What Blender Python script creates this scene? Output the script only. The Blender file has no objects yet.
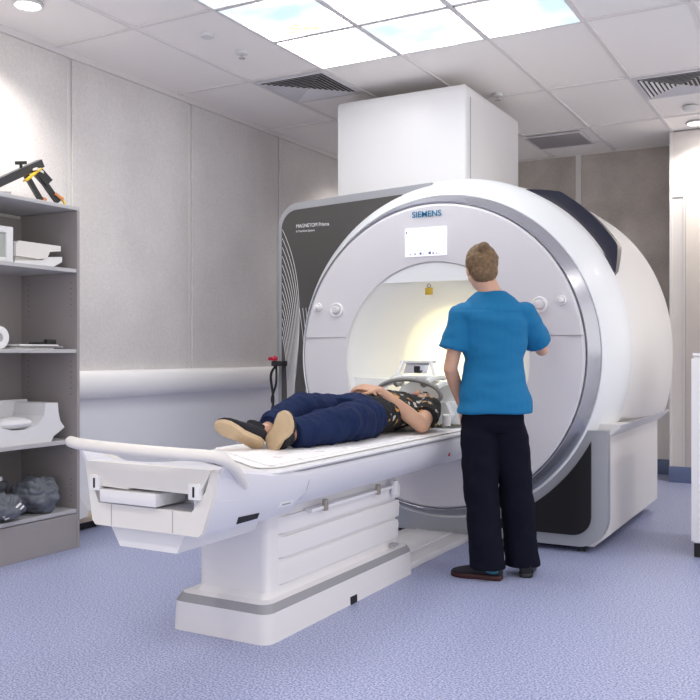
import bpy, bmesh, math, random
from mathutils import Vector, Matrix, noise
random.seed(7)
PI = math.pi
COL = bpy.context.scene.collection
SC = bpy.context.scene
V = Vector

# ------------------------------------------------------------------ materials
MATS = {}
def mat(name, col, rough=0.5, metal=0.0, spec=0.5, coat=0.0, emit=None, es=0.0, bump=None, mottle=None, trans=0.0, ior=1.45):
    if name in MATS: return MATS[name]
    m = bpy.data.materials.new(name); m.use_nodes = True
    nt = m.node_tree; b = nt.nodes['Principled BSDF']
    b.inputs['Base Color'].default_value = (*col, 1)
    b.inputs['Roughness'].default_value = rough
    b.inputs['Metallic'].default_value = metal
    b.inputs['Specular IOR Level'].default_value = spec
    b.inputs['Coat Weight'].default_value = coat
    b.inputs['Transmission Weight'].default_value = trans
    b.inputs['IOR'].default_value = ior
    if emit:
        b.inputs['Emission Color'].default_value = (*emit, 1); b.inputs['Emission Strength'].default_value = es
    tc = nt.nodes.new('ShaderNodeTexCoord')
    if mottle:
        sc, amt, col2 = mottle
        n = nt.nodes.new('ShaderNodeTexNoise'); n.inputs['Scale'].default_value = sc; n.inputs['Detail'].default_value = 6
        nt.links.new(tc.outputs['Object'], n.inputs['Vector'])
        r = nt.nodes.new('ShaderNodeMapRange'); r.inputs[1].default_value = .35; r.inputs[2].default_value = .65
        r.inputs[3].default_value = 0; r.inputs[4].default_value = amt
        nt.links.new(n.outputs['Fac'], r.inputs[0])
        mx = nt.nodes.new('ShaderNodeMix'); mx.data_type = 'RGBA'
        mx.inputs[6].default_value = (*col, 1); mx.inputs[7].default_value = (*col2, 1)
        nt.links.new(r.outputs[0], mx.inputs[0]); nt.links.new(mx.outputs[2], b.inputs['Base Color'])
    if bump:
        sc, st = bump
        n = nt.nodes.new('ShaderNodeTexNoise'); n.inputs['Scale'].default_value = sc; n.inputs['Detail'].default_value = 4
        nt.links.new(tc.outputs['Object'], n.inputs['Vector'])
        bp = nt.nodes.new('ShaderNodeBump'); bp.inputs['Strength'].default_value = st; bp.inputs['Distance'].default_value = .01
        nt.links.new(n.outputs['Fac'], bp.inputs['Height']); nt.links.new(bp.outputs[0], b.inputs['Normal'])
    MATS[name] = m
    return m

M_white = mat('white_plastic', (.80,.79,.80), .34)
M_cream = mat('cream_plastic', (.78,.75,.71), .4)
M_hood = mat('hood_white', (.80,.81,.82), .3, coat=.15)
M_barrel = mat('barrel_white', (.76,.735,.715), .42)
M_face = mat('face_grey', (.68,.66,.69), .35)
M_silver = mat('silver_band', (.50,.51,.57), .27, metal=.85)
M_frame = mat('frame_silver', (.40,.41,.44), .35, metal=.45)
M_dark = mat('dark_insert', (.016,.015,.017), .35, spec=.3)
M_darkleft = mat('dark_insert_matte', (.075,.07,.068), .38)
M_scoop = mat('scoop_blue_black', (.016,.018,.034), .16, coat=.15)
M_bore = mat('bore_liner', (.84,.84,.82), .4)
M_line = mat('seam_dark', (.34,.33,.34), .6)
M_black = mat('black', (.012,.012,.014), .5)
M_blackp = mat('black_plastic', (.02,.02,.022), .3)
M_teal = mat('teal_logo', (.0,.19,.36), .4)
M_print = mat('print_white', (.75,.75,.75), .5)
M_deck = mat('deck_lavender', (.71,.705,.755), .36)
M_ped = mat('pedestal_cream', (.77,.75,.76), .4)
M_band = mat('grey_band', (.30,.30,.32), .4)
M_padwhite = mat('pad_white', (.86,.85,.85), .6)
M_shelf = mat('shelf_greige', (.36,.33,.325), .5)
M_shelfedge = mat('shelf_edge', (.50,.49,.50), .5)
M_chrome = mat('chrome', (.75,.75,.78), .12, metal=1)
M_gold = mat('gold_tag', (.72,.48,.06), .35, metal=.4)
M_clear = mat('clear_plastic', (.80,.82,.82), .15, spec=.6, coat=.4)
M_ring = mat('coil_ring_grey', (.27,.26,.25), .4)
M_skin = mat('skin', (.62,.36,.25), .55, mottle=(14,.5,(.70,.43,.31)))
M_skin2 = mat('skin_tan', (.56,.32,.215), .5, mottle=(14,.5,(.64,.40,.27)))
M_scrub = mat('scrub_teal_blue', (.0,.15,.34), .75, bump=(25,.25))
M_navy = mat('navy_cloth', (.005,.006,.014), .9, spec=.15, bump=(60,.2))
M_jean = mat('navy_denim', (.009,.018,.062), .85, spec=.2, bump=(90,.3), mottle=(9,.5,(.014,.028,.09)))
M_hair = mat('hair_blonde_brown', (.24,.15,.075), .6, mottle=(55,.9,(.12,.07,.035)), bump=(90,.8))
M_hair2 = mat('hair_dark', (.018,.012,.01), .6)
M_sole = mat('gum_sole', (.62,.47,.30), .7, mottle=(12,.9,(.52,.38,.235)), bump=(70,.4))
M_solew = mat('sole_edge', (.72,.60,.43), .6)
M_canvas = mat('black_canvas', (.012,.012,.018), .8)
M_red = mat('red_plastic', (.55,.01,.05), .4)
M_brick = mat('red_brown_rubber', (.045,.010,.010), .6)
M_tealshoe = mat('teal_mesh', (.02,.13,.19), .6)
M_bag = mat('grey_nylon', (.14,.15,.175), .5, bump=(50,.2))
M_wood = mat('pale_wood', (.55,.45,.34), .6)
M_yellow = mat('yellow_tape', (.75,.5,.02), .5)
M_copper = mat('orange_part', (.65,.25,.1), .5)
M_tile = mat('ceiling_tile', (.92,.885,.86), .8, bump=(300,.15))
M_tbar = mat('ceiling_tbar', (.76,.73,.72), .5)
M_plaster = mat('white_wall_lower', (.93,.93,.965), .45)
M_pad = mat('bumper_vinyl', (.93,.915,.92), .42)
M_strip = mat('joint_strip', (.74,.72,.71), .5)
M_vent = mat('vent_grey', (.33,.32,.325), .6)
M_diff = mat('diffuser_metal', (.66,.64,.67), .5)
M_eyew = mat('eye_white', (.8,.8,.8), .3)
M_lip = mat('lip', (.45,.17,.14), .5)
M_gw = mat('painted_white', (.70,.70,.70), .5)
M_glow = mat('lens_glow', (1,1,1), .5, emit=(1,.95,.88), es=9)
M_screen = mat('screen', (.8,.8,.85), .3, emit=(.88,.90,1), es=.36)
M_grey = mat('mid_grey', (.35,.35,.37), .5)

def fabric(name, c1, c2):
    m = mat(name, c1, .95, spec=.1, mottle=(2.2,.8,c2))
    nt = m.node_tree; b = nt.nodes['Principled BSDF']; tc = nt.nodes['Texture Coordinate']
    n = nt.nodes.new('ShaderNodeTexNoise'); n.inputs['Scale'].default_value = 70; n.inputs['Detail'].default_value = 8; n.inputs['Roughness'].default_value=.8
    nt.links.new(tc.outputs['Object'], n.inputs['Vector'])
    old = b.inputs['Base Color'].links[0].from_socket
    r = nt.nodes.new('ShaderNodeMapRange'); r.inputs[1].default_value=.3; r.inputs[2].default_value=.7; r.inputs[3].default_value=.86; r.inputs[4].default_value=1.1
    nt.links.new(n.outputs['Fac'], r.inputs[0])
    mx = nt.nodes.new('ShaderNodeVectorMath'); mx.operation='SCALE'
    nt.links.new(old, mx.inputs[0]); nt.links.new(r.outputs[0], mx.inputs['Scale'])
    nt.links.new(mx.outputs[0], b.inputs['Base Color'])
    return m
M_fab = fabric('wall_fabric_grey', (.66,.63,.62), (.74,.71,.70))
M_fabd = fabric('wall_fabric_taupe', (.40,.365,.335), (.60,.55,.51))

def floor_mat():
    m = bpy.data.materials.new('floor_vinyl'); m.use_nodes=True; nt=m.node_tree; b=nt.nodes['Principled BSDF']
    tc=nt.nodes.new('ShaderNodeTexCoord')
    def nz(s,d): 
        n=nt.nodes.new('ShaderNodeTexNoise'); n.inputs['Scale'].default_value=s; n.inputs['Detail'].default_value=d
        nt.links.new(tc.outputs['Object'], n.inputs['Vector']); return n
    a=nz(125,2); r=nt.nodes.new('ShaderNodeValToRGB')
    e=r.color_ramp.elements; e[0].position=.36; e[0].color=(.16,.195,.40,1); e[1].position=.66; e[1].color=(.55,.57,.72,1)
    k=e.new(.5); k.color=(.34,.37,.55,1)
    nt.links.new(a.outputs['Fac'], r.inputs[0]); nt.links.new(r.outputs[0], b.inputs['Base Color'])
    b.inputs['Roughness'].default_value=.42
    MATS['floor_vinyl']=m; return m
M_floor=floor_mat()
M_blue = mat('cove_blue', (.13,.18,.33), .5, mottle=(90,.6,(.18,.22,.36)))

def shirt_mat():
    m=bpy.data.materials.new('floral_shirt'); m.use_nodes=True; nt=m.node_tree; b=nt.nodes['Principled BSDF']
    tc=nt.nodes.new('ShaderNodeTexCoord')
    v=nt.nodes.new('ShaderNodeTexVoronoi'); v.inputs['Scale'].default_value=30; v.inputs['Randomness'].default_value=.9
    nn=nt.nodes.new('ShaderNodeTexNoise'); nn.inputs['Scale'].default_value=30
    mixv=nt.nodes.new('ShaderNodeMix'); mixv.data_type='VECTOR'; mixv.inputs[0].default_value=.05
    nt.links.new(tc.outputs['Object'], nn.inputs['Vector']); nt.links.new(tc.outputs['Object'], mixv.inputs[4]); nt.links.new(nn.outputs['Color'], mixv.inputs[5])
    nt.links.new(mixv.outputs[1], v.inputs['Vector'])
    lt=nt.nodes.new('ShaderNodeMath'); lt.operation='LESS_THAN'; lt.inputs[1].default_value=.40
    nt.links.new(v.outputs['Distance'], lt.inputs[0])
    sp=nt.nodes.new('ShaderNodeSeparateColor'); nt.links.new(v.outputs['Color'], sp.inputs[0])
    r=nt.nodes.new('ShaderNodeValToRGB'); r.color_ramp.interpolation='CONSTANT'
    e=r.color_ramp.elements; e[0].position=0; e[0].color=(.006,.006,.008,1); e[1].position=.52; e[1].color=(.55,.52,.48,1)
    k=e.new(.68); k.color=(.60,.30,.06,1); k=e.new(.84); k.color=(.012,.012,.014,1)
    nt.links.new(sp.outputs[0], r.inputs[0])
    mx=nt.nodes.new('ShaderNodeMix'); mx.data_type='RGBA'; mx.inputs[6].default_value=(.008,.008,.01,1)
    nt.links.new(lt.outputs[0], mx.inputs[0]); nt.links.new(r.outputs[0], mx.inputs[7]); nt.links.new(mx.outputs[2], b.inputs['Base Color'])
    b.inputs['Roughness'].default_value=.85
    return m
M_shirt=shirt_mat()

def paper_mat():
    m=mat('sheet_paper', (.88,.86,.86), .8, bump=(14,.5))
    nt=m.node_tree; b=nt.nodes['Principled BSDF']; tc=nt.nodes['Texture Coordinate']
    n=nt.nodes.new('ShaderNodeTexNoise'); n.inputs['Scale'].default_value=16; n.inputs['Detail'].default_value=2
    nt.links.new(tc.outputs['Object'], n.inputs['Vector'])
    r=nt.nodes.new('ShaderNodeValToRGB'); e=r.color_ramp.elements
    e[0].position=.60; e[0].color=(.88,.86,.86,1); e[1].position=.70; e[1].color=(.66,.60,.62,1)
    nt.links.new(n.outputs['Fac'], r.inputs[0]); nt.links.new(r.outputs[0], b.inputs['Base Color'])
    return m
M_paper=paper_mat()

def sky_mat():
    # printed sky photograph on a backlit ceiling tile
    m=bpy.data.materials.new('backlit_sky_print'); m.use_nodes=True; nt=m.node_tree; b=nt.nodes['Principled BSDF']
    tc=nt.nodes.new('ShaderNodeTexCoord'); g=nt.nodes.new('ShaderNodeNewGeometry')
    n=nt.nodes.new('ShaderNodeTexNoise'); n.inputs['Scale'].default_value=1.15; n.inputs['Detail'].default_value=5; n.inputs['Roughness'].default_value=.5
    mp=nt.nodes.new('ShaderNodeMapping'); mp.inputs['Location'].default_value=(.35,.0,0); mp.inputs['Scale'].default_value=(1,1.4,1)
    nt.links.new(g.outputs['Position'], mp.inputs[0]); nt.links.new(mp.outputs[0], n.inputs['Vector'])
    r=nt.nodes.new('ShaderNodeValToRGB'); e=r.color_ramp.elements
    e[0].position=.38; e[0].color=(.058,.08,.105,1); e[1].position=.60; e[1].color=(1,1,.99,1); k=e.new(.48); k.color=(.10,.112,.122,1)
    sx=nt.nodes.new('ShaderNodeSeparateXYZ'); nt.links.new(g.outputs['Position'], sx.inputs[0])
    ma=nt.nodes.new('ShaderNodeMath'); ma.operation='MULTIPLY_ADD'; ma.inputs[1].default_value=-.10; ma.inputs[2].default_value=-.215
    nt.links.new(sx.outputs[0], ma.inputs[0])
    ad=nt.nodes.new('ShaderNodeMath'); ad.operation='ADD'; nt.links.new(ma.outputs[0], ad.inputs[0]); nt.links.new(n.outputs['Fac'], ad.inputs[1])
    nt.links.new(ad.outputs[0], r.inputs[0]); nt.links.new(r.outputs[0], b.inputs['Emission Color'])
    b.inputs['Base Color'].default_value=(.3,.3,.3,1)
    b.inputs['Emission Strength'].default_value=5.6
    return m
M_sky=sky_mat()

# ------------------------------------------------------------------ builders
OFF = {}
def tag(o, label=None, cat=None, group=None, kind=None):
    if label: o['label']=label
    if cat: o['category']=cat
    if group: o['group']=group
    if kind: o['kind']=kind
    return o
def thing(name, loc, label, cat, group=None):
    o=bpy.data.objects.new(name,None); COL.objects.link(o); o.location=loc; o.empty_display_size=.1
    OFF[o.name]=V(loc); return tag(o,label,cat,group)
def link(name, me, m, parent=None, label=None):
    o=bpy.data.objects.new(name,me); COL.objects.link(o)
    if m is not None:
        me.materials.clear(); me.materials.append(m)
    if parent is not None:
        off=OFF[parent.name]; me.transform(Matrix.Translation(-off)); o.parent=parent; OFF[o.name]=off
    else:
        # origin at the base centre
        if len(me.vertices):
            xs=[v.co for v in me.vertices]
            c=V(((min(v.x for v in xs)+max(v.x for v in xs))/2,(min(v.y for v in xs)+max(v.y for v in xs))/2,min(v.z for v in xs)))
            me.transform(Matrix.Translation(-c)); o.location=c; OFF[o.name]=c
    if label: o['label']=label
    return o
def fin(bm, name, m, parent=None, smooth=False, label=None, angle=35):
    bmesh.ops.recalc_face_normals(bm, faces=bm.faces[:])
    me=bpy.data.meshes.new(name); bm.to_mesh(me); bm.free()
    if smooth:
        me.polygons.foreach_set('use_smooth',[True]*len(me.polygons))
        try: me.set_sharp_from_angle(angle=math.radians(angle))
        except Exception: pass
    return link(name, me, m, parent, label)
def B(): return bmesh.new()
def add_box(bm, x0,x1,y0,y1,z0,z1, bev=0, seg=2):
    vs=[bm.verts.new(c) for c in ((x0,y0,z0),(x1,y0,z0),(x1,y1,z0),(x0,y1,z0),(x0,y0,z1),(x1,y0,z1),(x1,y1,z1),(x0,y1,z1))]
    fs=[bm.faces.new([vs[i] for i in f]) for f in ((0,3,2,1),(4,5,6,7),(0,1,5,4),(1,2,6,5),(2,3,7,6),(3,0,4,7))]
    if bev>0:
        es=list({e for f in fs for e in f.edges})
        bmesh.ops.bevel(bm, geom=es, offset=bev, segments=seg, affect='EDGES', profile=.5)
def box(name, x0,x1,y0,y1,z0,z1, m, parent=None, bev=0, seg=2, label=None):
    bm=B(); add_box(bm,x0,x1,y0,y1,z0,z1,bev,seg); return fin(bm,name,m,parent,bev>0,label)
def add_loft(bm, secs, cap=True, closed=True):
    rings=[[bm.verts.new(p) for p in s] for s in secs]
    n=len(rings[0])
    for a,b in zip(rings,rings[1:]):
        for i in range(n if closed else n-1):
            j=(i+1)%n; bm.faces.new((a[i],a[j],b[j],b[i]))
    if cap: bm.faces.new(rings[0][::-1]); bm.faces.new(rings[-1])
def frame_axes(d):
    d=d.normalized(); up=V((0,0,1)) if abs(d.z)<.9 else V((1,0,0))
    a=d.cross(up).normalized(); return a, d.cross(a).normalized()
def add_tube(bm, pts, r, n=12, closed=False):
    pts=[V(p) for p in pts]; secs=[]; a=None; N=len(pts)
    for i,p in enumerate(pts):
        d=(pts[(i+1)%N if closed else min(i+1,N-1)]-pts[(i-1)%N if closed else max(i-1,0)]).normalized()
        if a is None: a,b=frame_axes(d)
        else:
            a=(a-d*a.dot(d)).normalized(); b=d.cross(a)
        rr=r[i] if isinstance(r,(list,tuple)) else r
        secs.append([p+a*rr*math.cos(t)+b*rr*math.sin(t) for t in (2*PI*k/n for k in range(n))])
    if closed: secs.append(secs[0]); 
    add_loft(bm, secs, cap=not closed)
    if closed: bmesh.ops.remove_doubles(bm, verts=bm.verts[:], dist=1e-5)
def smooth_path(pts, k=6):
    pts=[V(p) for p in pts]; P=[pts[0]*2-pts[1]]+pts+[pts[-1]*2-pts[-2]]; out=[]
    for i in range(1,len(P)-2):
        for s in range(k):
            t=s/k; p0,p1,p2,p3=P[i-1:i+3]
            out.append(.5*((2*p1)+(p2-p0)*t+(2*p0-5*p1+4*p2-p3)*t*t+(3*p1-p0-3*p2+p3)*t**3))
    out.append(pts[-1]); return out
def tube(name, pts, r, m, parent=None, k=6, n=12, label=None):
    bm=B(); p=smooth_path(pts,k) if k>1 else pts; add_tube(bm,p,r,n); return fin(bm,name,m,parent,True,label,50)
def add_cyl(bm, c, axis, r, h, n=32, r2=None):
    c=V(c); d=V(axis).normalized(); a,b=frame_axes(d); r2=r if r2 is None else r2
    add_loft(bm,[[c+a*q*math.cos(t)+b*q*math.sin(t)+d*s for t in (2*PI*k/n for k in range(n))] for q,s in ((r,0),(r2,h))])
def cyl(name,c,axis,r,h,m,parent=None,n=32,r2=None,label=None):
    bm=B(); add_cyl(bm,c,axis,r,h,n,r2); return fin(bm,name,m,parent,True,label)
def add_lathe(bm, c, axis, prof, n=32):   # prof: (radius, along)
    c=V(c); d=V(axis).normalized(); a,b=frame_axes(d)
    add_loft(bm,[[c+a*q*math.cos(t)+b*q*math.sin(t)+d*s for t in (2*PI*k/n for k in range(n))] for q,s in prof])
def lathe(name,c,axis,prof,m,parent=None,n=32,label=None):
    bm=B(); add_lathe(bm,c,axis,prof,n); return fin(bm,name,m,parent,True,label)
def prism(name, poly, y0, y1, m, parent=None, bev=0, label=None, plane='XZ'):
    bm=B()
    f=(lambda p,y:(p[0],y,p[1])) if plane=='XZ' else ((lambda p,y:(p[0],p[1],y)) if plane=='XY' else (lambda p,y:(y,p[0],p[1])))
    a=[bm.verts.new(f(p,y0)) for p in poly]; b=[bm.verts.new(f(p,y1)) for p in poly]
    bm.faces.new(a); bm.faces.new(b[::-1]); n=len(poly)
    for i in range(n): bm.faces.new((a[i],b[i],b[(i+1)%n],a[(i+1)%n]))
    if bev: 
        es=[e for e in bm.edges if e.calc_face_angle(0)>.6]
        bmesh.ops.recalc_face_normals(bm, faces=bm.faces[:])
        bmesh.ops.bevel(bm, geom=es, offset=bev, segments=3, affect='EDGES')
    return fin(bm,name,m,parent,True,label,30)
def rrect(x0,x1,z0,z1,r,n=6):
    out=[]
    for cx,cz,a0 in ((x1-r,z0+r,-90),(x1-r,z1-r,0),(x0+r,z1-r,90),(x0+r,z0+r,180)):
        for k in range(n+1):
            a=math.radians(a0+90*k/n); out.append((cx+r*math.cos(a),cz+r*math.sin(a)))
    return out
def text(name, s, loc, size, m, parent, width=None, bold=0.0, depth=.001, rot=(PI/2,0,0)):
    cu=bpy.data.curves.new(name,'FONT'); cu.body=s; cu.size=size; cu.extrude=depth; cu.offset=bold; cu.align_x='LEFT'
    t=bpy.data.objects.new('tmp',cu); COL.objects.link(t)
    bpy.context.view_layer.update()
    dg=bpy.context.evaluated_depsgraph_get(); me=bpy.data.meshes.new_from_object(t.evaluated_get(dg))
    bpy.data.objects.remove(t)
    xs=[v.co.x for v in me.vertices]; w=max(xs)-min(xs)
    sx=(width/w) if width else 1
    me.transform(Matrix.Translation(V(loc)) @ Matrix.Rotation(rot[2],4,'Z') @ Matrix.Rotation(rot[0],4,'X') @ Matrix.Diagonal((sx,1,1,1)))
    return link(name, me, m, parent)

# closed solids fused into one continuous skin
def add_capsule(bm, p, q, r1, r2, n=14):
    p=V(p); q=V(q); d=q-p
    if d.length<1e-6: d=V((0,0,1e-4))
    L=d.length; d.normalize(); a,b=frame_axes(d); secs=[]
    for k in range(1,5):
        t=-PI/2+PI/2*k/4.0; secs.append((r1*math.cos(t), r1*math.sin(t)))
    for k in range(0,4):
        t=PI/2*k/4.0; secs.append((r2*math.cos(t), L+r2*math.sin(t)))
    add_loft(bm,[[p+d*s+a*c*math.cos(t)+b*c*math.sin(t) for t in (2*PI*k/n for k in range(n))] for c,s in secs])
def add_chain(bm, nodes, n=14):
    for (p,r),(q,s) in zip(nodes,nodes[1:]): add_capsule(bm,p,q,r,s,n)
def add_ell(bm, c, ax, n=16):
    c=V(c); A,Bv,Cv=[V(x) for x in ax]; secs=[]
    for k in range(1,n//2+4):
        t=-PI/2+PI*k/(n//2+4.0)
        secs.append([c+Cv*math.sin(t)+(A*math.cos(u)+Bv*math.sin(u))*math.cos(t) for u in (2*PI*j/n for j in range(n))])
    add_loft(bm,secs)
def add_body(bm, rings, n=20):      # rings: (center, half-width vector, half-depth vector)
    add_loft(bm,[[V(c)+V(a)*math.cos(u)+V(b)*math.sin(u) for u in (2*PI*j/n for j in range(n))] for c,a,b in rings])
def fuse(bm, name, m, parent=None, vox=.006, sm=4, wr=None, label=None):
    bmesh.ops.recalc_face_normals(bm, faces=bm.faces[:])
    me=bpy.data.meshes.new(name); bm.to_mesh(me); bm.free()
    t=bpy.data.objects.new('tmp',me); COL.objects.link(t)
    md=t.modifiers.new('r','REMESH'); md.mode='VOXEL'; md.voxel_size=vox; md.use_smooth_shade=True
    s=t.modifiers.new('s','SMOOTH'); s.factor=.5; s.iterations=sm
    bpy.context.view_layer.update()
    out=bpy.data.meshes.new_from_object(t.evaluated_get(bpy.context.evaluated_depsgraph_get()))
    bpy.data.objects.remove(t); out.name=name
    if wr:
        nrm=[v.normal.copy() for v in out.vertices]
        for v,nn in zip(out.vertices,nrm): v.co+=nn*wr(v.co)
    out.polygons.foreach_set('use_smooth',[True]*len(out.polygons))
    return link(name,out,m,parent,label)

# ------------------------------------------------------------------ room
XL,XR,YN,YB,CH = -4.43, 2.2, -2.6, 8.75, 3.09
def struct(o): o['kind']='structure'; return o
struct(box('floor', XL-.1,XR+.1,YN-.1,YB+.1,-.08,0, M_floor))
struct(box('ceiling', XL-.1,XR+.1,YN-.1,YB+.1,CH+.012,CH+.1, M_tile))
# t-bar grid
bm=B(); w=.012
gx=[-4.43+.02,-3.74,-3.14,-2.54,-1.94,-1.34,-.74,-.14,.46,1.06,1.66]
gy=[.45,1.65,2.85,4.05,5.25,6.49,7.74]
SKX=[-3.14,-2.54,-1.94,-1.34]; SKY=[2.85,3.45,4.05,4.65,5.25]
for x in gx: add_box(bm,x-w,x+w,YN,YB,CH,CH+.014)
for y in gy: add_box(bm,XL,XR,y-w,y+w,CH+.001,CH+.014)
for y in (3.45,4.65): add_box(bm,SKX[0],SKX[-1],y-w,y+w,CH+.001,CH+.014)
for (x0,x1,y) in ((-3.74,-3.14,5.88),(-1.34,-.74,7.1),(-2.54,-1.94,8.34)): add_box(bm,x0,x1,y-w,y+w,CH+.001,CH+.014)
struct(fin(bm,'trim_1',M_tbar))
struct(box('wall_left', XL-.1,XL,YN,YB,0,CH+.02, M_strip))
struct(box('wall_back', XL,XR,YB,YB+.1,0,CH+.02, M_strip))
# fabric panels on left wall (one setting piece per wall)
bm=B()
js=[-2.6,-1.92,-.70,.52,1.74,2.96,4.18,5.40,6.62,7.84,8.75]
for a,b in zip(js,js[1:]): add_box(bm,XL,XL+.018,a+.022,b-.022,1.0,CH-.03,.004,1)
struct(fin(bm,'trim_2',M_fab))
bm=B()
js=[-4.43,-3.49,-2.29,-1.09]
for a,b in zip(js,js[1:]): add_box(bm,a+.03,b-.03,YB-.018,YB,1.0,CH-.01,.004,1)
struct(fin(bm,'trim_3',M_fabd))
# top edge trim left wall
struct(box('trim_4',XL,XL+.03,YN,YB,CH-.03,CH,M_tbar))
struct(box('trim_5',XL,XL+.02,YN,YB,0.05,.84,M_plaster))
# bumper rail, half round
bm=B(); prof=[(XL,.835)]
for k in range(0,13):
    t=-PI/2+PI*k/12; prof.append((XL+.06+.055*math.cos(t), .928+.093*math.sin(t)))
prof.append((XL,1.021))
bmesh_secs=[[V((x,y,z)) for x,z in prof] for y in (3.80,8.73)]
add_loft(bm,bmesh_secs); o=fin(bm,'trim_6',M_pad,None,True); struct(o)
struct(box('baseboard_back',XL,-1.36,YB-.02,YB,0,.14,M_blue,None,.004))
struct(box('baseboard_left',XL,XL+.025,4.4,YB,0,.12,M_blue,None,.004))
# back right projecting bay with tall door
struct(box('wall_bay',-1.34,XR,8.26,YB,0.0,CH, mat('bay_white',(.70,.66,.64),.5)))
bm=B(); add_box(bm,-1.355,-1.335,8.245,8.27,.14,CH); add_box(bm,-1.24,-1.225,8.25,8.262,.14,2.53); add_box(bm,-1.34,XR,8.252,8.262,2.515,2.53)
struct(fin(bm,'trim_7',M_strip))
struct(box('door_1',-1.222,-.3,8.245,8.262,.14,2.51,mat('door_beige',(.66,.60,.56),.5),None,.003))
struct(box('baseboard_bay',-1.36,XR,8.235,8.26,0,.14,M_blue,None,.004))

# ------------------------------------------------------------------ ceiling things
names=[]
k=0
rown=['row nearest the viewer','second row from the viewer','third row from the viewer','row nearest the scanner']
coln=['left','middle','right']
for j in range(4):
    for i in range(3):
        if j<1: continue
        x0,x1,y0,y1=SKX[i]+.012,SKX[i+1]-.012,SKY[j]+.012,SKY[j+1]-.012
        lab='backlit ceiling panel printed with sky and clouds, %s one of the %s'%(coln[i],rown[j])
        t=thing('sky_light_panel',((x0+x1)/2,(y0+y1)/2,CH-.002),lab,'ceiling light','backlit sky panels in the ceiling')
        box('diffuser',x0+.006,x1-.006,y0+.006,y1-.006,CH-.002,CH+.010,M_sky,t)
        bm=B()
        for a in ((x0,x0+.006,y0,y1),(x1-.006,x1,y0,y1),(x0,x1,y0,y0+.006),(x0,x1,y1-.006,y1)): add_box(bm,*a,CH-.004,CH+.012)
        fin(bm,'frame',M_tbar,t)
        if i==0 and j==2:   # printed blossom
            bm=B(); c=V((-2.87,4.52,CH-.003))
            for q,(dx,dy) in enumerate(((0,0),(.05,.02),(-.06,.03),(.02,-.05),(-.03,-.03),(.10,.04))):
                add_cyl(bm,c+V((dx,dy,0)),(0,0,-1),.022,.0006,12)
            fin(bm,'printed_blossom',mat('blossom',(.5,.38,.2),.6,emit=(1,.72,.4),es=.7),t)

def diffuser(x0,y0,label):
    s=.58; t=thing('air_diffuser',(x0+s/2,y0+s/2,CH-.02),label,'air vent','louvred air diffusers')
    cx,cy=x0+s/2,y0+s/2
    bm=B(); 
    for a in ((x0,x0+.03,y0,y0+s),(x0+s-.03,x0+s,y0,y0+s),(x0+.03,x0+s-.03,y0,y0+.03),(x0+.03,x0+s-.03,y0+s-.03,y0+s)): add_box(bm,*a,CH-.006,CH+.01)
    fin(bm,'frame',M_diff,t)
    box('backing',x0+.02,x0+s-.02,y0+.02,y0+s-.02,CH+.004,CH+.011,M_black,t)
    bm=B()
    for k in range(8):          # four-way angled louvres
        h=.245-k*.031
        q=.014
        for sx,sy in ((1,0),(-1,0),(0,1),(0,-1)):
            if sx:
                a=[(cx+sx*h,cy-h,CH-.008),(cx+sx*h,cy+h,CH-.008),(cx+sx*(h-q),cy+h-q,CH-.001),(cx+sx*(h-q),cy-h+q,CH-.001)]
            else:
                a=[(cx-h,cy+sy*h,CH-.008),(cx+h,cy+sy*h,CH-.008),(cx+h-q,cy+sy*(h-q),CH-.001),(cx-h+q,cy+sy*(h-q),CH-.001)]
            vs=[bm.verts.new(p) for p in a]; ws=[bm.verts.new((p[0],p[1],p[2]-.002)) for p in a]
            bm.faces.new(vs); bm.faces.new(ws[::-1])
            for i in range(4): bm.faces.new((vs[i],vs[(i+1)%4],ws[(i+1)%4],ws[i]))
    fin(bm,'louvres',M_diff,t)
diffuser(-3.73,5.28,'square louvred air diffuser in the ceiling left of the white tower')
diffuser(-1.33,6.51,'square louvred air diffuser in the ceiling above the beige door')
t=thing('return_air_grille',(-2.29,8.07,CH-.01),'flat grey mesh grille in the ceiling beside the back wall','air vent')
box('mesh_panel',-2.53,-2.05,7.83,8.31,CH-.006,CH+.004,M_vent,t,.002)
bm=B()
for a in ((-2.545,-2.53,7.815,8.325),(-2.05,-2.035,7.815,8.325),(-2.53,-2.05,7.815,7.83),(-2.53,-2.05,8.31,8.325)): add_box(bm,*a,CH-.010,CH+.004)
fin(bm,'frame',M_diff,t)
def downlight(x,y,label,power,vis=True):
    t=thing('downlight',(x,y,CH),label,'ceiling light','recessed downlights')
    lathe('bezel',(x,y,CH+.004),(0,0,-1),[(.085,0),(.085,.010),(.075,.014),(.068,.010),(.068,.0)],M_gw,t)
    cyl('lens',(x,y,CH+.002),(0,0,-1),.066,.007,M_glow,t)
    l=bpy.data.lights.new('downlight_lamp','SPOT'); l.energy=power; l.spot_size=math.radians(130); l.spot_blend=.8; l.shadow_soft_size=.06; l.color=(1,.95,.88)
    lo=bpy.data.objects.new('downlight_lamp',l); COL.objects.link(lo); lo.parent=t; lo.location=(0,0,-.02)
DL=42
downlight(-4.0,3.48,'glowing round downlight in the ceiling above the shelf unit',DL)
downlight(-1.10,8.02,'glowing round downlight in the ceiling in front of the beige door',DL)
downlight(-3.9,.9,'round downlight in the ceiling behind the viewer, left side',DL)
downlight(-1.0,.9,'round downlight in the ceiling above the viewer',DL)
downlight(.6,3.3,'round downlight in the ceiling over the open floor at right',DL)
downlight(.6,5.9,'round downlight in the ceiling over the white cabinet',DL)
downlight(-3.9,7.6,'round downlight in the ceiling behind the scanner, by the left wall',DL*.7)
lathe('smoke_detector',(-1.07,7.47,CH),(0,0,-1),[(.06,0),(.06,.015),(.045,.03),(.02,.032)],M_gw)
tag(bpy.data.objects['smoke_detector'],'small flat round detector on the ceiling beyond the right air diffuser','detector')
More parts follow.
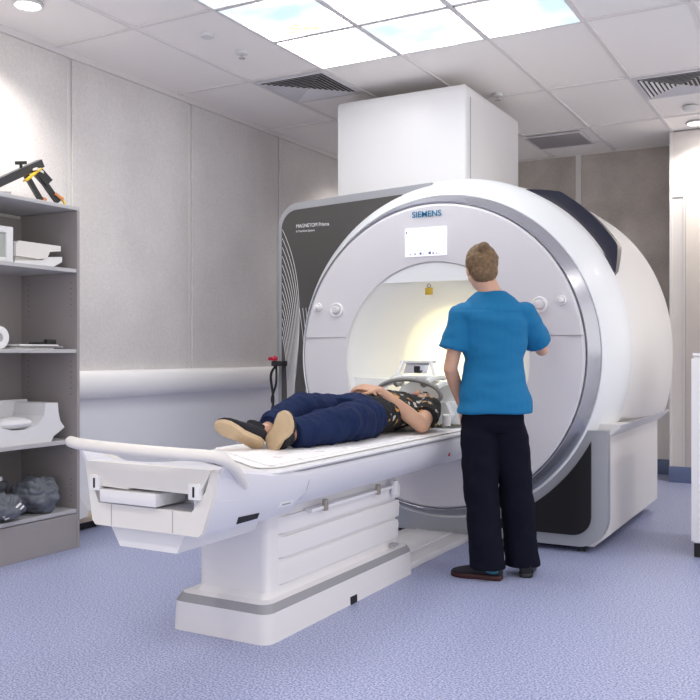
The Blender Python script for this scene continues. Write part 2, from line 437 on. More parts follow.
lathe('ceiling_speaker_cap',(-3.43,4.36,CH+.012),(0,0,-1),[(.045,0),(.045,.016),(.040,.020)],M_gw)
tag(bpy.data.objects['ceiling_speaker_cap'],'plain round cap on the ceiling tile left of the sky panels','ceiling cap')
def sprinkler(x,y,label):
    t=thing('sprinkler_head',(x,y,CH),label,'sprinkler','sprinkler heads')
    lathe('escutcheon',(x,y,CH+.012),(0,0,-1),[(.04,0),(.038,.018),(.02,.022)],M_gw,t)
    lathe('nozzle',(x,y,CH-.008),(0,0,-1),[(.010,0),(.010,.02),(.022,.022),(.022,.026)],M_chrome,t,n=16)
sprinkler(-3.43,4.72,'chrome sprinkler head on the ceiling tile near the round cap')
sprinkler(-2.30,6.44,'chrome sprinkler head on the ceiling behind the white tower')

# ------------------------------------------------------------------ scanner
XC,ZC,ZB=-2.18,1.125,1.09
mri=thing('mri_scanner',(XC,5.9,0),'large white MRI scanner with a round front, silver ring and glowing bore','scanner')
ZMIN=.05
def revolve(name, prof, m, parent, cz=ZC, n=160, a0=0,a1=360, cap=False, zmin=ZMIN, label=None, ex=1.0):
    full=abs(a1-a0-360)<1e-6; bm=B(); rings=[]
    for item in prof:
        r,y=item[0],item[1]; c=item[2] if len(item)>2 else cz
        ring=[]
        for k in range(n if full else n+1):
            t=math.radians(a0+(a1-a0)*k/n)
            ct,st=math.cos(t),math.sin(t)
            e=ex if len(item)<4 else item[3]
            q=(abs(ct)**e+abs(st)**e)**(-1/e) if e!=1.0 else 1
            ring.append(V((XC+r*q*ct,y,max(zmin,c+r*q*st))))
        rings.append(ring)
    vs=[[bm.verts.new(p) for p in ring] for ring in rings]; N=len(vs[0])
    for a,b in zip(vs,vs[1:]):
        for i in range(N if full else N-1):
            j=(i+1)%N
            try: bm.faces.new((a[i],b[i],b[j],a[j]))
            except Exception: pass
    bmesh.ops.recalc_face_normals(bm, faces=bm.faces[:])
    # revolved open skins: orient normals outwards from the first quad is enough for shading
    me=bpy.data.meshes.new(name); bm.to_mesh(me); bm.free()
    me.polygons.foreach_set('use_smooth',[True]*len(me.polygons))
    me.set_sharp_from_angle(angle=math.radians(28))
    return link(name,me,m,parent,label)
RF=.925
revolve('face_plate',[(.60,4.958,ZB),(.605,4.946,ZB),(.66,4.942,1.10),(.80,4.944,1.115),(.905,4.952),(RF-.006,4.962),(RF-.006,4.98)],M_face,mri)
revolve('silver_ring',[(RF,4.985),(RF,4.966),(RF+.008,4.960),(.975,5.045),(.982,5.06),(.975,5.09)],M_silver,mri)
revolve('front_hood',[(.97,5.075),(.988,5.062),(1.0,5.072),(1.045,5.14,ZC+.008),(1.083,5.225,ZC+.018),(1.100,5.285,ZC+.023),(1.098,5.31,ZC+.023),(1.075,5.33,ZC+.023)],M_hood,mri)
revolve('barrel_cover',[(1.08,5.30,ZC+.02,2.0),(1.096,5.33,ZC+.02,2.04),(1.125,5.6,ZC+.01,2.12),(1.15,6.1,ZC,2.2),(1.145,6.4,ZC,2.2),(1.125,6.55,ZC,2.2),(1.07,6.68,ZC,2.15),(.95,6.78,ZC,2.1),(.7,6.84,ZC,2.0),(.36,6.86,ZB,2.0)],M_barrel,mri,zmin=.7385)
revolve('bore_liner',[(.602,4.96,ZB),(.592,4.965,ZB),(.575,4.985,ZB),(.53,5.03,ZB),(.475,5.10,ZB),(.425,5.18,ZB),(.385,5.24,ZB),(.362,5.275,ZB),(.352,5.30,ZB),(.35,5.36,ZB),(.35,6.86,ZB)],M_bore,mri)
# flat visor closing the top of the funnel
def chord(r,z,cz,n=24):
    h=z-cz; a=math.asin(h/r); return [(XC+r*math.cos(a+(PI-2*a)*k/n), cz+r*math.sin(a+(PI-2*a)*k/n)) for k in range(n+1)]
prism('bore_visor',chord(.597,1.575,ZB),4.956,5.02,M_hood,mri,.004)
# ledge left & right of table inside funnel
for s in (-1,1):
    pts=[]
    r=.585
    for k in range(13):
        a=math.radians(190+ (238-190)*k/12) if s<0 else math.radians(-10-(48)*k/12)
        pts.append((XC+r*math.cos(a),ZB+r*math.sin(a)))
    pts.append((XC+s*.32,pts[-1][1])); pts.append((XC+s*.32,ZB-.115))
    prism('bore_side_sill',pts,4.985,5.25,M_bore,mri,.004)
# face seams
for s in (-1,1):
    xa,xb=sorted((XC+s*.600,XC+s*.918)); box('panel_seam',xa,xb,4.940,4.950,1.238,1.2412,M_line,mri)
# base, cut around the funnel
def arc(cx,cz,r,a0,a1,n=16): return [(cx+r*math.cos(math.radians(a0+(a1-a0)*k/n)),cz+r*math.sin(math.radians(a0+(a1-a0)*k/n))) for k in range(n+1)]
XBR=-1.185; XBL=2*XC-XBR
ang=math.degrees(math.asin((.735-ZB)/.64))
poly=[(XBR+.085,.735),(XBR+.08,.722),(XBR,.655),(XBR,.09),(XBR-.07,.03),(XBL+.07,.03),(XBL,.09),(XBL,.655),(XBL-.08,.722),(XBL-.085,.735)]
poly+=arc(XC,ZB,.64,180-ang,360+ang,20)
prism('base_cover',poly,5.13,6.70,M_barrel,mri,.008)
box('base_seam',XBR-.02,XBR+.082,5.35,6.69,.733,.740,M_line,mri)
# front frame: tall left wing and lower right wing
outer=[(-3.0,.035),(-2.2,.035)]+arc(XBR+.01-.16,.205,.17,-90,0,8)+[(XBR+.02,.70)]
inner=arc(XC,ZC,.985,-25.5,-125,60)
prism('front_frame',outer+inner,5.07,5.14,M_frame,mri,.006)
wing=[(-2.30,2.225),(-2.9,2.20)]+[(-3.465+.17+.17*math.cos(math.radians(a)),2.18-.17+.17*math.sin(math.radians(a))) for a in range(90,181,10)]
wing+=[(-3.465,.18)]+arc(-3.465+.13,.17,.13,180,270,6)+[(-2.9,.045)]
wing+=arc(XC,ZC,1.03,-125,-262,60)
prism('side_wing_frame',wing,5.20,5.28,M_frame,mri,.006)
# side skin behind left wing
prism('side_cover',[(-3.455,.08),(-3.455,2.03),(-3.40,2.12),(-3.30,2.15),(-3.0,1.9),(-3.1,.08)],5.28,5.9,M_frame,mri,.01)
# dark inserts
ins=[]
a_top=math.degrees(math.acos((XC-(-2.72))/1.03))
pl=[(-2.50,2.165)]+[(-3.432+.13+.13*math.cos(math.radians(a)),2.13-.13+.13*math.sin(math.radians(a))) for a in range(90,181,10)]+[(-3.432,.2),(-3.39,.10),(-2.9,.10)]
th0=math.degrees(math.atan2(.10-ZC,-2.9-XC))%360
th1=math.degrees(math.atan2(2.165-ZC,-2.50-XC))%360
RI=1.045
pl+=[(XC+RI*math.cos(math.radians(th0+(th1-th0)*k/40)),ZC+RI*math.sin(math.radians(th0+(th1-th0)*k/40))) for k in range(1,40)]
left_ins=prism('left_insert',pl,5.190,5.205,M_darkleft,mri,0,label='dark grey insert with pale wave lines and the scanner name')
RI2=1.045
xr=XBR-.07
t0=math.degrees(math.asin(max(-1,min(1,(.10-ZC)/RI2)))) ; 
zt=ZC-math.sqrt(RI2**2-(xr-XC)**2)
pl=[(XC+.27,.10)]+arc(xr-.11,.21,.11,-90,0,8)+[(xr,zt)]
ta=math.degrees(math.atan2(zt-ZC,xr-XC)); tb=math.degrees(math.atan2(.125-ZC,XC+.27-XC))
pl+=[(XC+RI2*math.cos(math.radians(ta+(tb-ta)*k/24)),max(.105,ZC+RI2*math.sin(math.radians(ta+(tb-ta)*k/24)))) for k in range(1,24)]
prism('right_insert',pl,5.058,5.075,M_dark,mri,0,label='black insert low on the right')
box('levelling_foot',-1.34,-1.30,5.12,5.16,0,.04,M_blackp,mri)
# raised light lip on the hood left of ring is part of hood; wave lines
bm=B()
def inside(x,z): return math.hypot(x-XC,z-ZC)>RI+.008 and x>-3.427 and x<-2.9
for k in range(13):
    z0=2.0-.062*k; pts=[]
    for s in range(60):
        z=z0-s*.028
        if z<.3: break
        ph=(z0-z)
        x=-3.425+ .29*(1-math.exp(-ph*(1.9+.0*k))) - .10*(1-math.cos(min(ph,1.6)*1.9))*(1-k*.06) - .012*k*math.sin(ph*2)
        pts.append((x,z))
    run=[]
    def flush(run):
        for (a,b),(c,d) in zip(run,run[1:]):
            ww=.0022
            vs=[bm.verts.new(p) for p in ((a-ww,5.1885,b),(a+ww,5.1885,b),(c+ww,5.1885,d),(c-ww,5.1885,d))]; bm.faces.new(vs)
    for p in pts:
        if inside(*p): run.append(p)
        else: flush(run); run=[]
    flush(run)
for k in range(8):   # crossing family low down
    pts=[]
    for s in range(40):
        z=1.45-.03*s; x=-3.285+.012*k+.055*math.sin((1.45-z)*3.0+k*.28)
        pts.append((x,z))
    for (a,b),(c,d) in zip(pts,pts[1:]):
        if inside(a,b) and inside(c,d):
            ww=.002; vs=[bm.verts.new(p) for p in ((a-ww,5.1882,b),(a+ww,5.1882,b),(c+ww,5.1882,d),(c-ww,5.1882,d))]; bm.faces.new(vs)
fin(bm,'wave_lines',M_print,left_ins)
text('lettering','MAGNETOM Prisma',(-3.312,5.1885,2.003),.036,M_print,left_ins,width=.262)
text('lettering','A Tim+Dot System',(-3.312,5.1885,1.972),.020,M_print,left_ins,width=.15)
text('logo_lettering','SIEMENS',(-2.315,4.942,1.967),.050,M_teal,mri,width=.192,bold=.0006)
scr=box('touch_screen',-2.358,-2.085,4.934,4.95,1.728,1.90,M_screen,mri,.002)
M_icon=mat('icon_slate',(.12,.13,.22),.5)
for i,x in enumerate((-2.325,-2.295,-2.26,-2.235,-2.20,-2.175,-2.15,-2.13)):
    h=(.008,.010,.014,.006,.016,.010,.008,.005)[i]
    box('screen_icon',x,x+h,4.9325,4.935,1.737,1.737+h,M_icon,scr)
box('screen_icon',-2.352,-2.342,4.9325,4.935,1.868,1.882,M_icon,scr)
# dials
def dial(x,z,big,name='control_dial'):
    r=.046 if big else .028
    lathe('dial_collar',(x,4.946,z),(0,-1,0),[(r,0),(r,.012),(r*.9,.018),(r*.62,.010),(r*.60,.004)],M_padwhite,mri)
    lathe(name,(x,4.946,z),(0,-1,0),[(r*.60,0),(r*.58,.024),(r*.45,.034),(r*.2,.036)],M_face if big else M_padwhite,mri)
for s in (-1,1):
    dial(XC+s*.665,1.415,True); dial(XC+s*.79-(.015 if s<0 else -.0),1.437,False,'control_button')
# hanging gold sensor tag under visor
box('gold_tag',-2.275,-2.225,5.045,5.058,1.50,1.545,M_gold,mri,.004)
tube('tag_loop',[(-2.25,5.05,1.543),(-2.262,5.05,1.556),(-2.25,5.05,1.568),(-2.238,5.05,1.556),(-2.25,5.05,1.543)],.003,M_grey,mri)
# dark scoop behind the hood
bm=B(); rings=[]
for k in range(49):
    th=24+(66-24)*k/48
    f=min(1,(th-24)/9.0) * min(1,(66-th)/9.0)
    t=math.radians(th); ring=[]
    for j in range(9):
        u=j/8
        r=1.088+(.010+.085*f)*(u**1.5); y=5.275+.12*f*math.sin(u*PI/2)+.03*u
        ring.append(V((XC+r*math.cos(t),y,ZC+.02+r*math.sin(t))))
    for j in range(5):     # back side
        u=1-j/4; r=1.06+(.036+.085*f)*u+.0; y=5.33+.18*f*u+.02
        ring.append(V((XC+(r)*math.cos(t),y+.02,ZC+.02+(r)*math.sin(t))))
    rings.append(ring)
add_loft(bm,rings); fin(bm,'dark_scoop',M_scoop,mri,True,'glossy blue-black crescent scoop',40)
# floor plate between couch and scanner
t=thing('floor_duct_plate',(-2.2,4.65,0),'low cream floor plate between the couch pedestal and the scanner','floor plate')
box('plate',-2.42,-1.99,4.215,5.16,0,.038,M_ped,t,.006)
box('inset_strip',-2.34,-2.10,4.26,5.1,.038,.043,M_padwhite,t,.001)
# red connector and cables at left side of scanner
t=thing('wall_cable',(-3.56,5.2,0),'black cables with a red plug hanging left of the scanner','cable')
tube('cable',[(-3.455,5.16,1.06),(-3.495,5.15,.98),(-3.475,5.15,.80),(-3.515,5.14,.60),(-3.495,5.14,.3),(-3.455,5.15,.01)],.009,M_black,t)
tube('cable',[(-3.455,5.16,1.06),(-3.445,5.14,.93),(-3.480,5.14,.82),(-3.455,5.13,.74),(-3.495,5.13,.55),(-3.475,5.13,.01)],.008,M_black,t)
bm=B(); add_cyl(bm,(-3.425,5.12,1.10),(-1,0,0),.013,.035,16); add_cyl(bm,(-3.470,5.12,1.10),(-1,0,0),.012,.02,16); add_cyl(bm,(-3.445,5.12,1.085),(0,0,1),.008,.035,12)
fin(bm,'red_plug',M_red,t,True)
box('bracket',-3.465,-3.37,5.11,5.17,1.05,1.085,M_black,t,.003)

# tower over scanner
t=thing('service_tower',(-2.78,6.2,2.2),'tall white boxy tower on top of the scanner reaching the ceiling','tower')
bm=B(); secs=[]
pr=rrect(-3.31,-2.28,5.75,6.88,.02,3)
for z,ins_ in ((2.17,0),(2.955,0),(2.98,.004),(3.0,.018),(3.008,.04)):
    secs.append([V((min(max(x,-3.31+ins_),-2.28-ins_),min(max(y,5.75+ins_),6.88-ins_),z)) for x,y in pr])
add_loft(bm,secs); fin(bm,'cover',M_white,t,True,None,30)
box('corner_seam',-2.281,-2.277,5.82,5.826,2.2,2.92,M_line,t)

# ------------------------------------------------------------------ couch
c=thing('patient_couch',(-2.18,3.5,0),'white motorised patient couch with curved foot handle on a pedestal','patient couch')
# pedestal base with grey shoulder band
bm=B()
def rr(x0,x1,y0,y1,z,r): return [V((x,y,z)) for x,y in rrect(x0,x1,y0,y1,r,6)]
add_loft(bm,[rr(-2.445,-1.955,2.86,4.205,0,.05),rr(-2.44,-1.96,2.865,4.205,.118,.05)])
fin(bm,'pedestal_base',M_ped,c,True)
bm=B(); add_loft(bm,[rr(-2.441,-1.959,2.864,4.204,.118,.05),rr(-2.425,-1.975,2.885,4.195,.148,.05)])
fin(bm,'shoulder_band',M_band,c,True)
bm=B(); add_loft(bm,[rr(-2.425,-1.975,2.885,4.195,.1475,.05),rr(-2.40,-2.0,2.91,4.18,.152,.05)]); fin(bm,'pedestal_top',M_ped,c,True)
box('cable_notch',-1.975,-1.953,3.52,3.58,.0,.035,M_black,c)
# column
bm=B(); add_loft(bm,[rr(-2.375,-2.015,2.93,4.15,.15,.035),rr(-2.37,-2.02,2.95,4.14,.175,.035),rr(-2.37,-2.02,2.95,4.13,.50,.035),rr(-2.37,-2.02,2.95,4.13,.545,.035)])
fin(bm,'column',M_ped,c,True)
for i,(za,zb,xo) in enumerate(((.185,.285,.0),(.293,.385,.008),(.393,.47,.016))):
    bm=B()
    xo*=.6; prof=[(-2.03,za),(-2.012+xo,za+.010),(-2.008+xo,zb-.02),(-2.014+xo,zb),(-2.03,zb)]
    add_loft(bm,[[V((x,y,z)) for x,z in prof] for y in (3.03,3.08)] [:0] or [[V((min(x,-2.024),y,z)) for x,z in prof] for y in (3.02,)]+[[V((x,y,z)) for x,z in prof] for y in (3.06,4.125)])
    fin(bm,'side_louvre',M_ped,c,True)
# accessory rail and hooks
box('accessory_rail',-2.018,-1.975,3.22,4.05,.462,.478,M_white,c,.004)
for y in (3.33,3.83):
    box('rail_hook',-1.985,-1.965,y-.012,y+.012,.455,.505,mat('brass_hook',(.42,.38,.33),.4,metal=.5),c,.003)
box('rail_clip',-1.99,-1.965,4.0,4.04,.43,.50,M_white,c,.004)
box('column_knob',-2.01,-1.975,4.02,4.06,.165,.18,M_grey,c,.004)
# couch body : lofted shell, cross sections in XZ along Y
def sec(y,xl,xr,zt,zb,xbl,xbr,r=.012):
    return [V(p) for p in ((xl+r,y,zt),(xr-r,y,zt),(xr,y,zt-r),(xr,y,zt-.03),((xr*2+xbr)/3,y,zt-.06-(zt-zb)*.2),(xbr,y,zb+.02),(xbr-.02,y,zb),(xbl+.02,y,zb),(xbl,y,zb+.02),((xl*2+xbl)/3,y,zt-.06-(zt-zb)*.2),(xl,y,zt-.03),(xl,y,zt-r))]
bm=B()
SECS=[(2.455,-2.485,-1.885,.732,.505,-2.45,-1.94),(2.475,-2.495,-1.875,.738,.50,-2.455,-1.935),(2.60,-2.515,-1.862,.722,.503,-2.45,-1.915),
 (2.75,-2.52,-1.85,.695,.508,-2.447,-1.90),(2.94,-2.523,-1.842,.678,.513,-2.445,-1.893),(2.95,-2.523,-1.842,.677,.537,-2.445,-1.893),(3.2,-2.515,-1.848,.675,.538,-2.445,-1.89),(5.3,-2.515,-1.848,.675,.54,-2.445,-1.89)]
add_loft(bm,[sec(*q) for q in SECS])
def side_pt(y,f,off=.0015,s=1):
    for a,b in zip(SECS,SECS[1:]):
        if a[0]<=y<=b[0]:
            t=(y-a[0])/(b[0]-a[0]); q=[a[k]+(b[k]-a[k])*t for k in range(7)]; break
    _,xl,xr,zt,zb,xbl,xbr=q
    P=[(xr,zt-.03),((xr*2+xbr)/3,zt-.06-(zt-zb)*.2),(xbr,zb+.02)] if s>0 else [(xl,zt-.03),((xl*2+xbl)/3,zt-.06-(zt-zb)*.2),(xbl,zb+.02)]
    k=0 if f<1 else 1; t=f-k; a,b=P[k],P[k+1]
    return V((a[0]+(b[0]-a[0])*t+off*s,y,a[1]+(b[1]-a[1])*t))
def side_patch(name,y0,y1,f0,f1,m,par,off=.0015):
    bm=B(); n=6; g=[[bm.verts.new(side_pt(y0+(y1-y0)*i/n,f0+(f1-f0)*j/n,off)) for j in range(n+1)] for i in range(n+1)]
    for i in range(n):
        for j in range(n): bm.faces.new((g[i][j],g[i+1][j],g[i+1][j+1],g[i][j+1]))
    r=bmesh.ops.extrude_face_region(bm,geom=bm.faces[:])
    for v in [q for q in r['geom'] if isinstance(q,bmesh.types.BMVert)]: v.co.x-=.004
    return fin(bm,name,m,par)
deck=fin(bm,'couch_body',M_deck,c,True,None,40)
# carve pocket in foot end
me=deck.data
bm=B(); add_box(bm,-2.42,-1.99,2.40,2.60,.585,.655)
bmesh.ops.recalc_face_normals(bm, faces=bm.faces[:]); cut=bpy.data.meshes.new('cut'); bm.to_mesh(cut); bm.free()
co=bpy.data.objects.new('cut',cut); COL.objects.link(co)
co.location=(0,0,0)
md=deck.modifiers.new('b','BOOLEAN'); md.operation='DIFFERENCE'; md.object=co; md.solver='EXACT'
bpy.context.view_layer.update()
new=bpy.data.meshes.new_from_object(deck.evaluated_get(bpy.context.evaluated_depsgraph_get()))
deck.modifiers.clear(); deck.data=new; new.materials.clear(); new.materials.append(M_deck)
bpy.data.objects.remove(co)
# foot end cream facing: upper lid and lower fascia
prism('foot_lid',[(-2.475,.738),(-2.455,.672),(-2.425,.650),(-2.27,.645),(-2.268,.652),(-1.99,.650),(-1.935,.668),(-1.895,.738)],2.428,2.46,M_cream,c,.005)
prism('foot_fascia',[(-2.470,.733),(-2.455,.66),(-2.425,.585),(-1.985,.585),(-1.925,.66),(-1.90,.733),(-1.882,.733),(-1.895,.64),(-1.94,.515),(-1.955,.502),(-2.44,.502),(-2.456,.52),(-2.475,.64),(-2.492,.733)],2.436,2.46,M_cream,c,.003)
box('drawer',-2.40,-2.13,2.415,2.58,.592,.640,M_white,c,.006)
for x in (-2.428,-1.962):
    l=box('latch_plate',x-.024,x+.024,2.418,2.45,.632,.690,M_padwhite,c,.003)
    box('latch_slot',x-.004,x+.004,2.416,2.42,.642,.678,M_black,l)
for x in (-2.36,-2.07): box('fascia_seam',x,x+.0015,2.4345,2.44,.505,.584,M_line,c)
prism('under_tray',[(-2.40,.505),(-2.35,.425),(-2.08,.425),(-2.035,.505)],2.47,2.95,M_white,c,.006)
# handle
HR=[(2.41,.790,.365-.05),(2.49,.765,.35),(2.60,.722,.342),(2.72,.680,.335)]
hp=smooth_path([(-2.525,2.72,.672),(-2.548,2.60,.735),(-2.568,2.50,.785),(-2.55,2.42,.806),(-2.42,2.362,.806),(-2.19,2.345,.801),(-1.98,2.365,.796),(-1.872,2.40,.790),(-1.848,2.455,.768),(-1.853,2.52,.725),(-1.878,2.60,.665)],8)
bm=B(); add_tube(bm,hp,[.016+.005*math.sin(PI*i/(len(hp)-1))+.001 for i in range(len(hp))],14); fin(bm,'foot_handle',M_cream,c,True,None,60)
for s_ in (-1,1):   # webs carrying the handle, one smooth skin from handle to couch side
    half=hp[:len(hp)//2] if s_<0 else hp[len(hp)//2:][::-1]
    def at_y(y):
        pts=[p for p in half]
        for a,b in zip(pts,pts[1:]):
            if min(a.y,b.y)<=y<=max(a.y,b.y) and abs(a.y-b.y)>1e-6:
                return a.lerp(b,(y-a.y)/(b.y-a.y))
        return pts[0] if abs(pts[0].y-y)<abs(pts[-1].y-y) else pts[-1]
    bm=B(); g=[]
    for k in range(13):
        y=2.462+((2.70 if s_<0 else 2.575)-2.462)*k/12; top=at_y(y); bot=side_pt(y,1.05,.001,s_); row=[]
        for j in range(7):
            t=j/6; p=top.lerp(bot,t); p.x-=s_*.012*math.sin(PI*t); row.append(p)
        back=[q-V((s_*.016,0,0)) for q in row[::-1]]
        g.append(row+back)
    add_loft(bm,g); fin(bm,'handle_web',M_deck,c,True,None,50)
# top tray; groove coloured dark grey as the shadow line under its rim
def skew(x,y): return y+(.72*max(0,-1.93-x) if y<3.2 else 0)
def tray(x0,x1,y0,y1,z,r): return [V((x,skew(x,y),z)) for x,y in rrect(x0,x1,y0,y1,r,8)]
bm=B(); add_loft(bm,[tray(-2.505,-1.858,2.70,5.32,.675,.12),tray(-2.505,-1.858,2.70,5.32,.686,.12)]); fin(bm,'tray_groove_shade',M_band,c,True)
bm=B(); add_loft(bm,[tray(-2.512,-1.850,2.69,5.33,.685,.13),tray(-2.52,-1.842,2.68,5.34,.693,.13),tray(-2.515,-1.847,2.685,5.34,.701,.13),tray(-2.49,-1.872,2.71,5.33,.701,.11)]); fin(bm,'top_tray',M_white,c,True,None,30)
bm=B(); add_ell(bm,(-2.30,2.99,.702),((.055,0,0),(0,.035,0),(0,0,.028))); fin(bm,'rim_latch',M_deck,c,True)
side_patch('type_label',2.60,2.715,1.72,2.0,M_black,c)
lb=side_patch('maker_label',2.83,2.915,1.35,1.68,M_padwhite,c)
side_patch('label_mark',2.845,2.90,1.46,1.56,M_grey,lb,.0025)
side_patch('body_seam',2.985,2.988,0.1,2.0,M_line,c,.0008)
box('stop_button',-1.872,-1.858,4.43,4.455,.585,.612,M_red,c,.004)
# mattress
m_=thing('couch_mattress',(-2.18,3.7,.701),'thin white mattress pad lying along the patient couch','mattress')
bm=B(); add_loft(bm,[tray(-2.475,-1.885,2.76,5.3,.701,.10),tray(-2.485,-1.875,2.75,5.3,.708,.11),tray(-2.47,-1.89,2.77,5.3,.713,.10)]); fin(bm,'pad',M_padwhite,m_,True,None,40)
# paper sheet with ripples
bm=B(); nx,ny=40,110; g=[]
for j in range(ny+1):
    row=[]
    for i in range(nx+1):
        x=-2.465+.57*i/nx; ya=skew(x,2.80); y=ya+(4.55-ya)*j/ny
        e=min(1,min(i,nx-i)/3.,min(j,ny-j)/3.)
        z=.716+.004*e*abs(noise.noise(V((x*9,y*4,0))))+.003*e*noise.noise(V((x*30,y*18,2)))
        x2=x+.006*noise.noise(V((y*7,3,i)))*(1-e); row.append(bm.verts.new((x2,y,z)))
    g.append(row)
for j in range(ny):
    for i in range(nx): bm.faces.new((g[j][i],g[j][i+1],g[j+1][i+1],g[j+1][i]))
bm.normal_update()
res=bmesh.ops.extrude_face_region(bm,geom=bm.faces[:]); 
for v in [q for q in res['geom'] if isinstance(q,bmesh.types.BMVert)]: v.co.z-=.0025
o=fin(bm,'paper_sheet',M_paper,None,True,None,60); tag(o,'crumpled white printed sheet covering the couch mattress','sheet')

# ------------------------------------------------------------------ people helpers
def hand(bm, wrist, d, nrm, thumb, curl=.35, s=1.0, spread=.06):
    """palm + five fingers. d: pointing direction, nrm: back of hand normal, thumb: side direction of thumb"""
    w=V(wrist); d=V(d).normalized(); nrm=V(nrm); nrm=(nrm-d*nrm.dot(d)).normalized(); sd=d.cross(nrm).normalized()
    if sd.dot(V(thumb))<0: sd=-sd
    add_body(bm,[(w-d*.012*s,sd*.026*s,nrm*.019*s),(w+d*.015*s,sd*.030*s,nrm*.017*s),(w+d*.05*s,sd*.040*s,nrm*.015*s),(w+d*.085*s,sd*.040*s,nrm*.012*s),(w+d*.095*s,sd*.036*s,nrm*.009*s)],16)
    lens=[(.030,.074,0.0),(.0100,.084,.02),(-.0105,.079,.0),(-.030,.060,-.02)]
    for off,L,_ in lens:
        b=w+d*.088*s+sd*off*s; dir_=(d+sd*off*spread*20).normalized(); p=b; ang=curl*.5; nodes=[(p,.0092*s)]
        for q,fr in enumerate((.45,.30,.25)):
            dd=(dir_*math.cos(ang)-nrm*math.sin(ang)).normalized(); p=p+dd*L*fr*s; nodes.append((p,(.0082,.0076,.0066)[q]*s)); ang+=curl
        add_chain(bm,nodes,10)
    p=w+d*.025*s+sd*.028*s; n2=[(p,.013*s)]
    td=(d*.75+sd*.75-nrm*.25).normalized(); p=p+td*.035*s; n2.append((p,.011*s)); td=(d*1.0+sd*.25-nrm*.3).normalized(); p=p+td*.03*s; n2.append((p,.0095*s)); p=p+(d-nrm*.3).normalized()*.022*s; n2.append((p,.008*s))
    add_chain(bm,n2,10)
def head(bm, c, f, u, s=1.0):
    """c centre, f facing direction, u crown direction"""
    c=V(c); f=V(f).normalized(); u=V(u); u=(u-f*u.dot(f)).normalized(); r=f.cross(u).normalized()
    P=lambda a,b,h: c+r*a*s+f*b*s+u*h*s
    add_ell(bm,P(0,-.012,.025),(r*.074*s,f*.094*s,u*.088*s),20)
    add_ell(bm,P(0,.020,-.035),(r*.060*s,f*.068*s,u*.078*s),18)
    add_ell(bm,P(0,.050,-.085),(r*.030*s,f*.030*s,u*.024*s),12)
    add_chain(bm,[(P(0,.080,.012),.009*s),(P(0,.098,-.022),.012*s),(P(0,.090,-.030),.013*s)],10)
    for k in (-1,1):
        add_ell(bm,P(k*.012,.092,-.030),(r*.010*s,f*.008*s,u*.007*s),8)
        add_ell(bm,P(k*.075,-.012,-.010),(r*.008*s,f*.018*s,u*.031*s),10)
        add_ell(bm,P(k*.032,.072,.024),(r*.024*s,f*.014*s,u*.009*s),10)
        add_ell(bm,P(k*.038,.060,-.030),(r*.024*s,f*.024*s,u*.024*s),10)
    add_ell(bm,P(0,.080,-.058),(r*.024*s,f*.012*s,u*.006*s),10)
    add_ell(bm,P(0,.078,-.068),(r*.020*s,f*.012*s,u*.007*s),10)
    return P
def face_bits(P, f,u, parent, s=1.0):
    f=V(f).normalized(); u=V(u); u=(u-f*u.dot(f)).normalized(); r=f.cross(u).normalized()
    for k in (-1,1):
        bm=B(); add_ell(bm,P(k*.032,.073,.005),(r*.012*s,f*.010*s,u*.007*s),10); e=fin(bm,'eye',M_eyew,parent,True)
        bm=B(); add_ell(bm,P(k*.032,.081,.005),(r*.005*s,f*.003*s,u*.005*s),10); fin(bm,'iris',M_black,e,True)
        bm=B(); add_chain(bm,[(P(k*.016,.090,.026),.003),(P(k*.035,.088,.032),.004),(P(k*.052,.074,.027),.003)],8); fin(bm,'eyebrow',M_hair2,parent,True)
    bm=B(); add_ell(bm,P(0,.088,-.061),(r*.022*s,f*.008*s,u*.006*s),10); add_ell(bm,P(0,.086,-.069),(r*.018*s,f*.008*s,u*.006*s),10); fin(bm,'lips',M_lip,parent,True)

# ------------------------------------------------------------------ technician (standing, back to us)
def wrinkle(a,fx,fz,seed=0):
    return lambda p: a*(noise.noise(V((p.x*fx+seed,p.y*fx,p.z*fz)))+.5*noise.noise(V((p.x*fx*2.3,p.y*fx*2.3+seed,p.z*fz*2.3))))
F=V((-.33,.944,0)); R_=V((.944,.33,0))      # facing, her right
def W(a,b,z,c0=V((-1.545,4.33,0))): return c0+R_*a+F*b+V((0,0,z))
tech=thing('person',tuple(W(0,0,0)),'person standing in blue scrub top and dark trousers, back turned, reaching to scanner','person')
headc=W(-.058,.02,1.572); hf=(F*.95-R_*.22+V((0,0,-.18))); hu=V((-.10,.0,1))
shR=W(.148,0,1.350); shL=W(-.152,-.02,1.348)
elR=V((-1.372,4.60,1.16)); wrR=V((-1.49,4.79,1.315))
elL=W(-.215,-.02,1.06); wrL=W(-.165,.16,.865)
pel=W(.0,0,.90)
hipL=W(-.072,0,.88); hipR=W(.072,0,.88)
knL=V((-1.595,4.29,.47)); knR=V((-1.455,4.42,.47))
anL=V((-1.555,4.275,.085)); anR=V((-1.425,4.44,.085))
bm=B()
P=head(bm,headc,hf,hu,1.0)
add_chain(bm,[(P(0,-.02,-.05),.056),(W(-.01,0,1.44),.056),(W(0,0,1.40),.07)],18)
add_body(bm,[(W(0,0,.86),R_*.13,F*.09),(W(0,0,1.0),R_*.13,F*.09),(W(0,0,1.1),R_*.11,F*.08),(W(0,0,1.25),R_*.13,F*.08),(W(0,0,1.35),R_*.13,F*.06),(W(0,0,1.41),R_*.07,F*.045)])
add_chain(bm,[(shR+V((0,0,-.02)),.034),(shR.lerp(elR,.5),.038),(elR,.036),(elR.lerp(wrR,.35),.037),(wrR,.024)],16)
add_chain(bm,[(shL+V((0,0,-.02)),.034),(shL.lerp(elL,.5),.038),(elL,.036),(elL.lerp(wrL,.35),.036),(wrL,.024)],16)
dR=V((-1.52,4.95,1.41))-wrR
hand(bm,wrR,dR,(V((.5,-.3,.8))),(-1,0,.3),.45,.95)
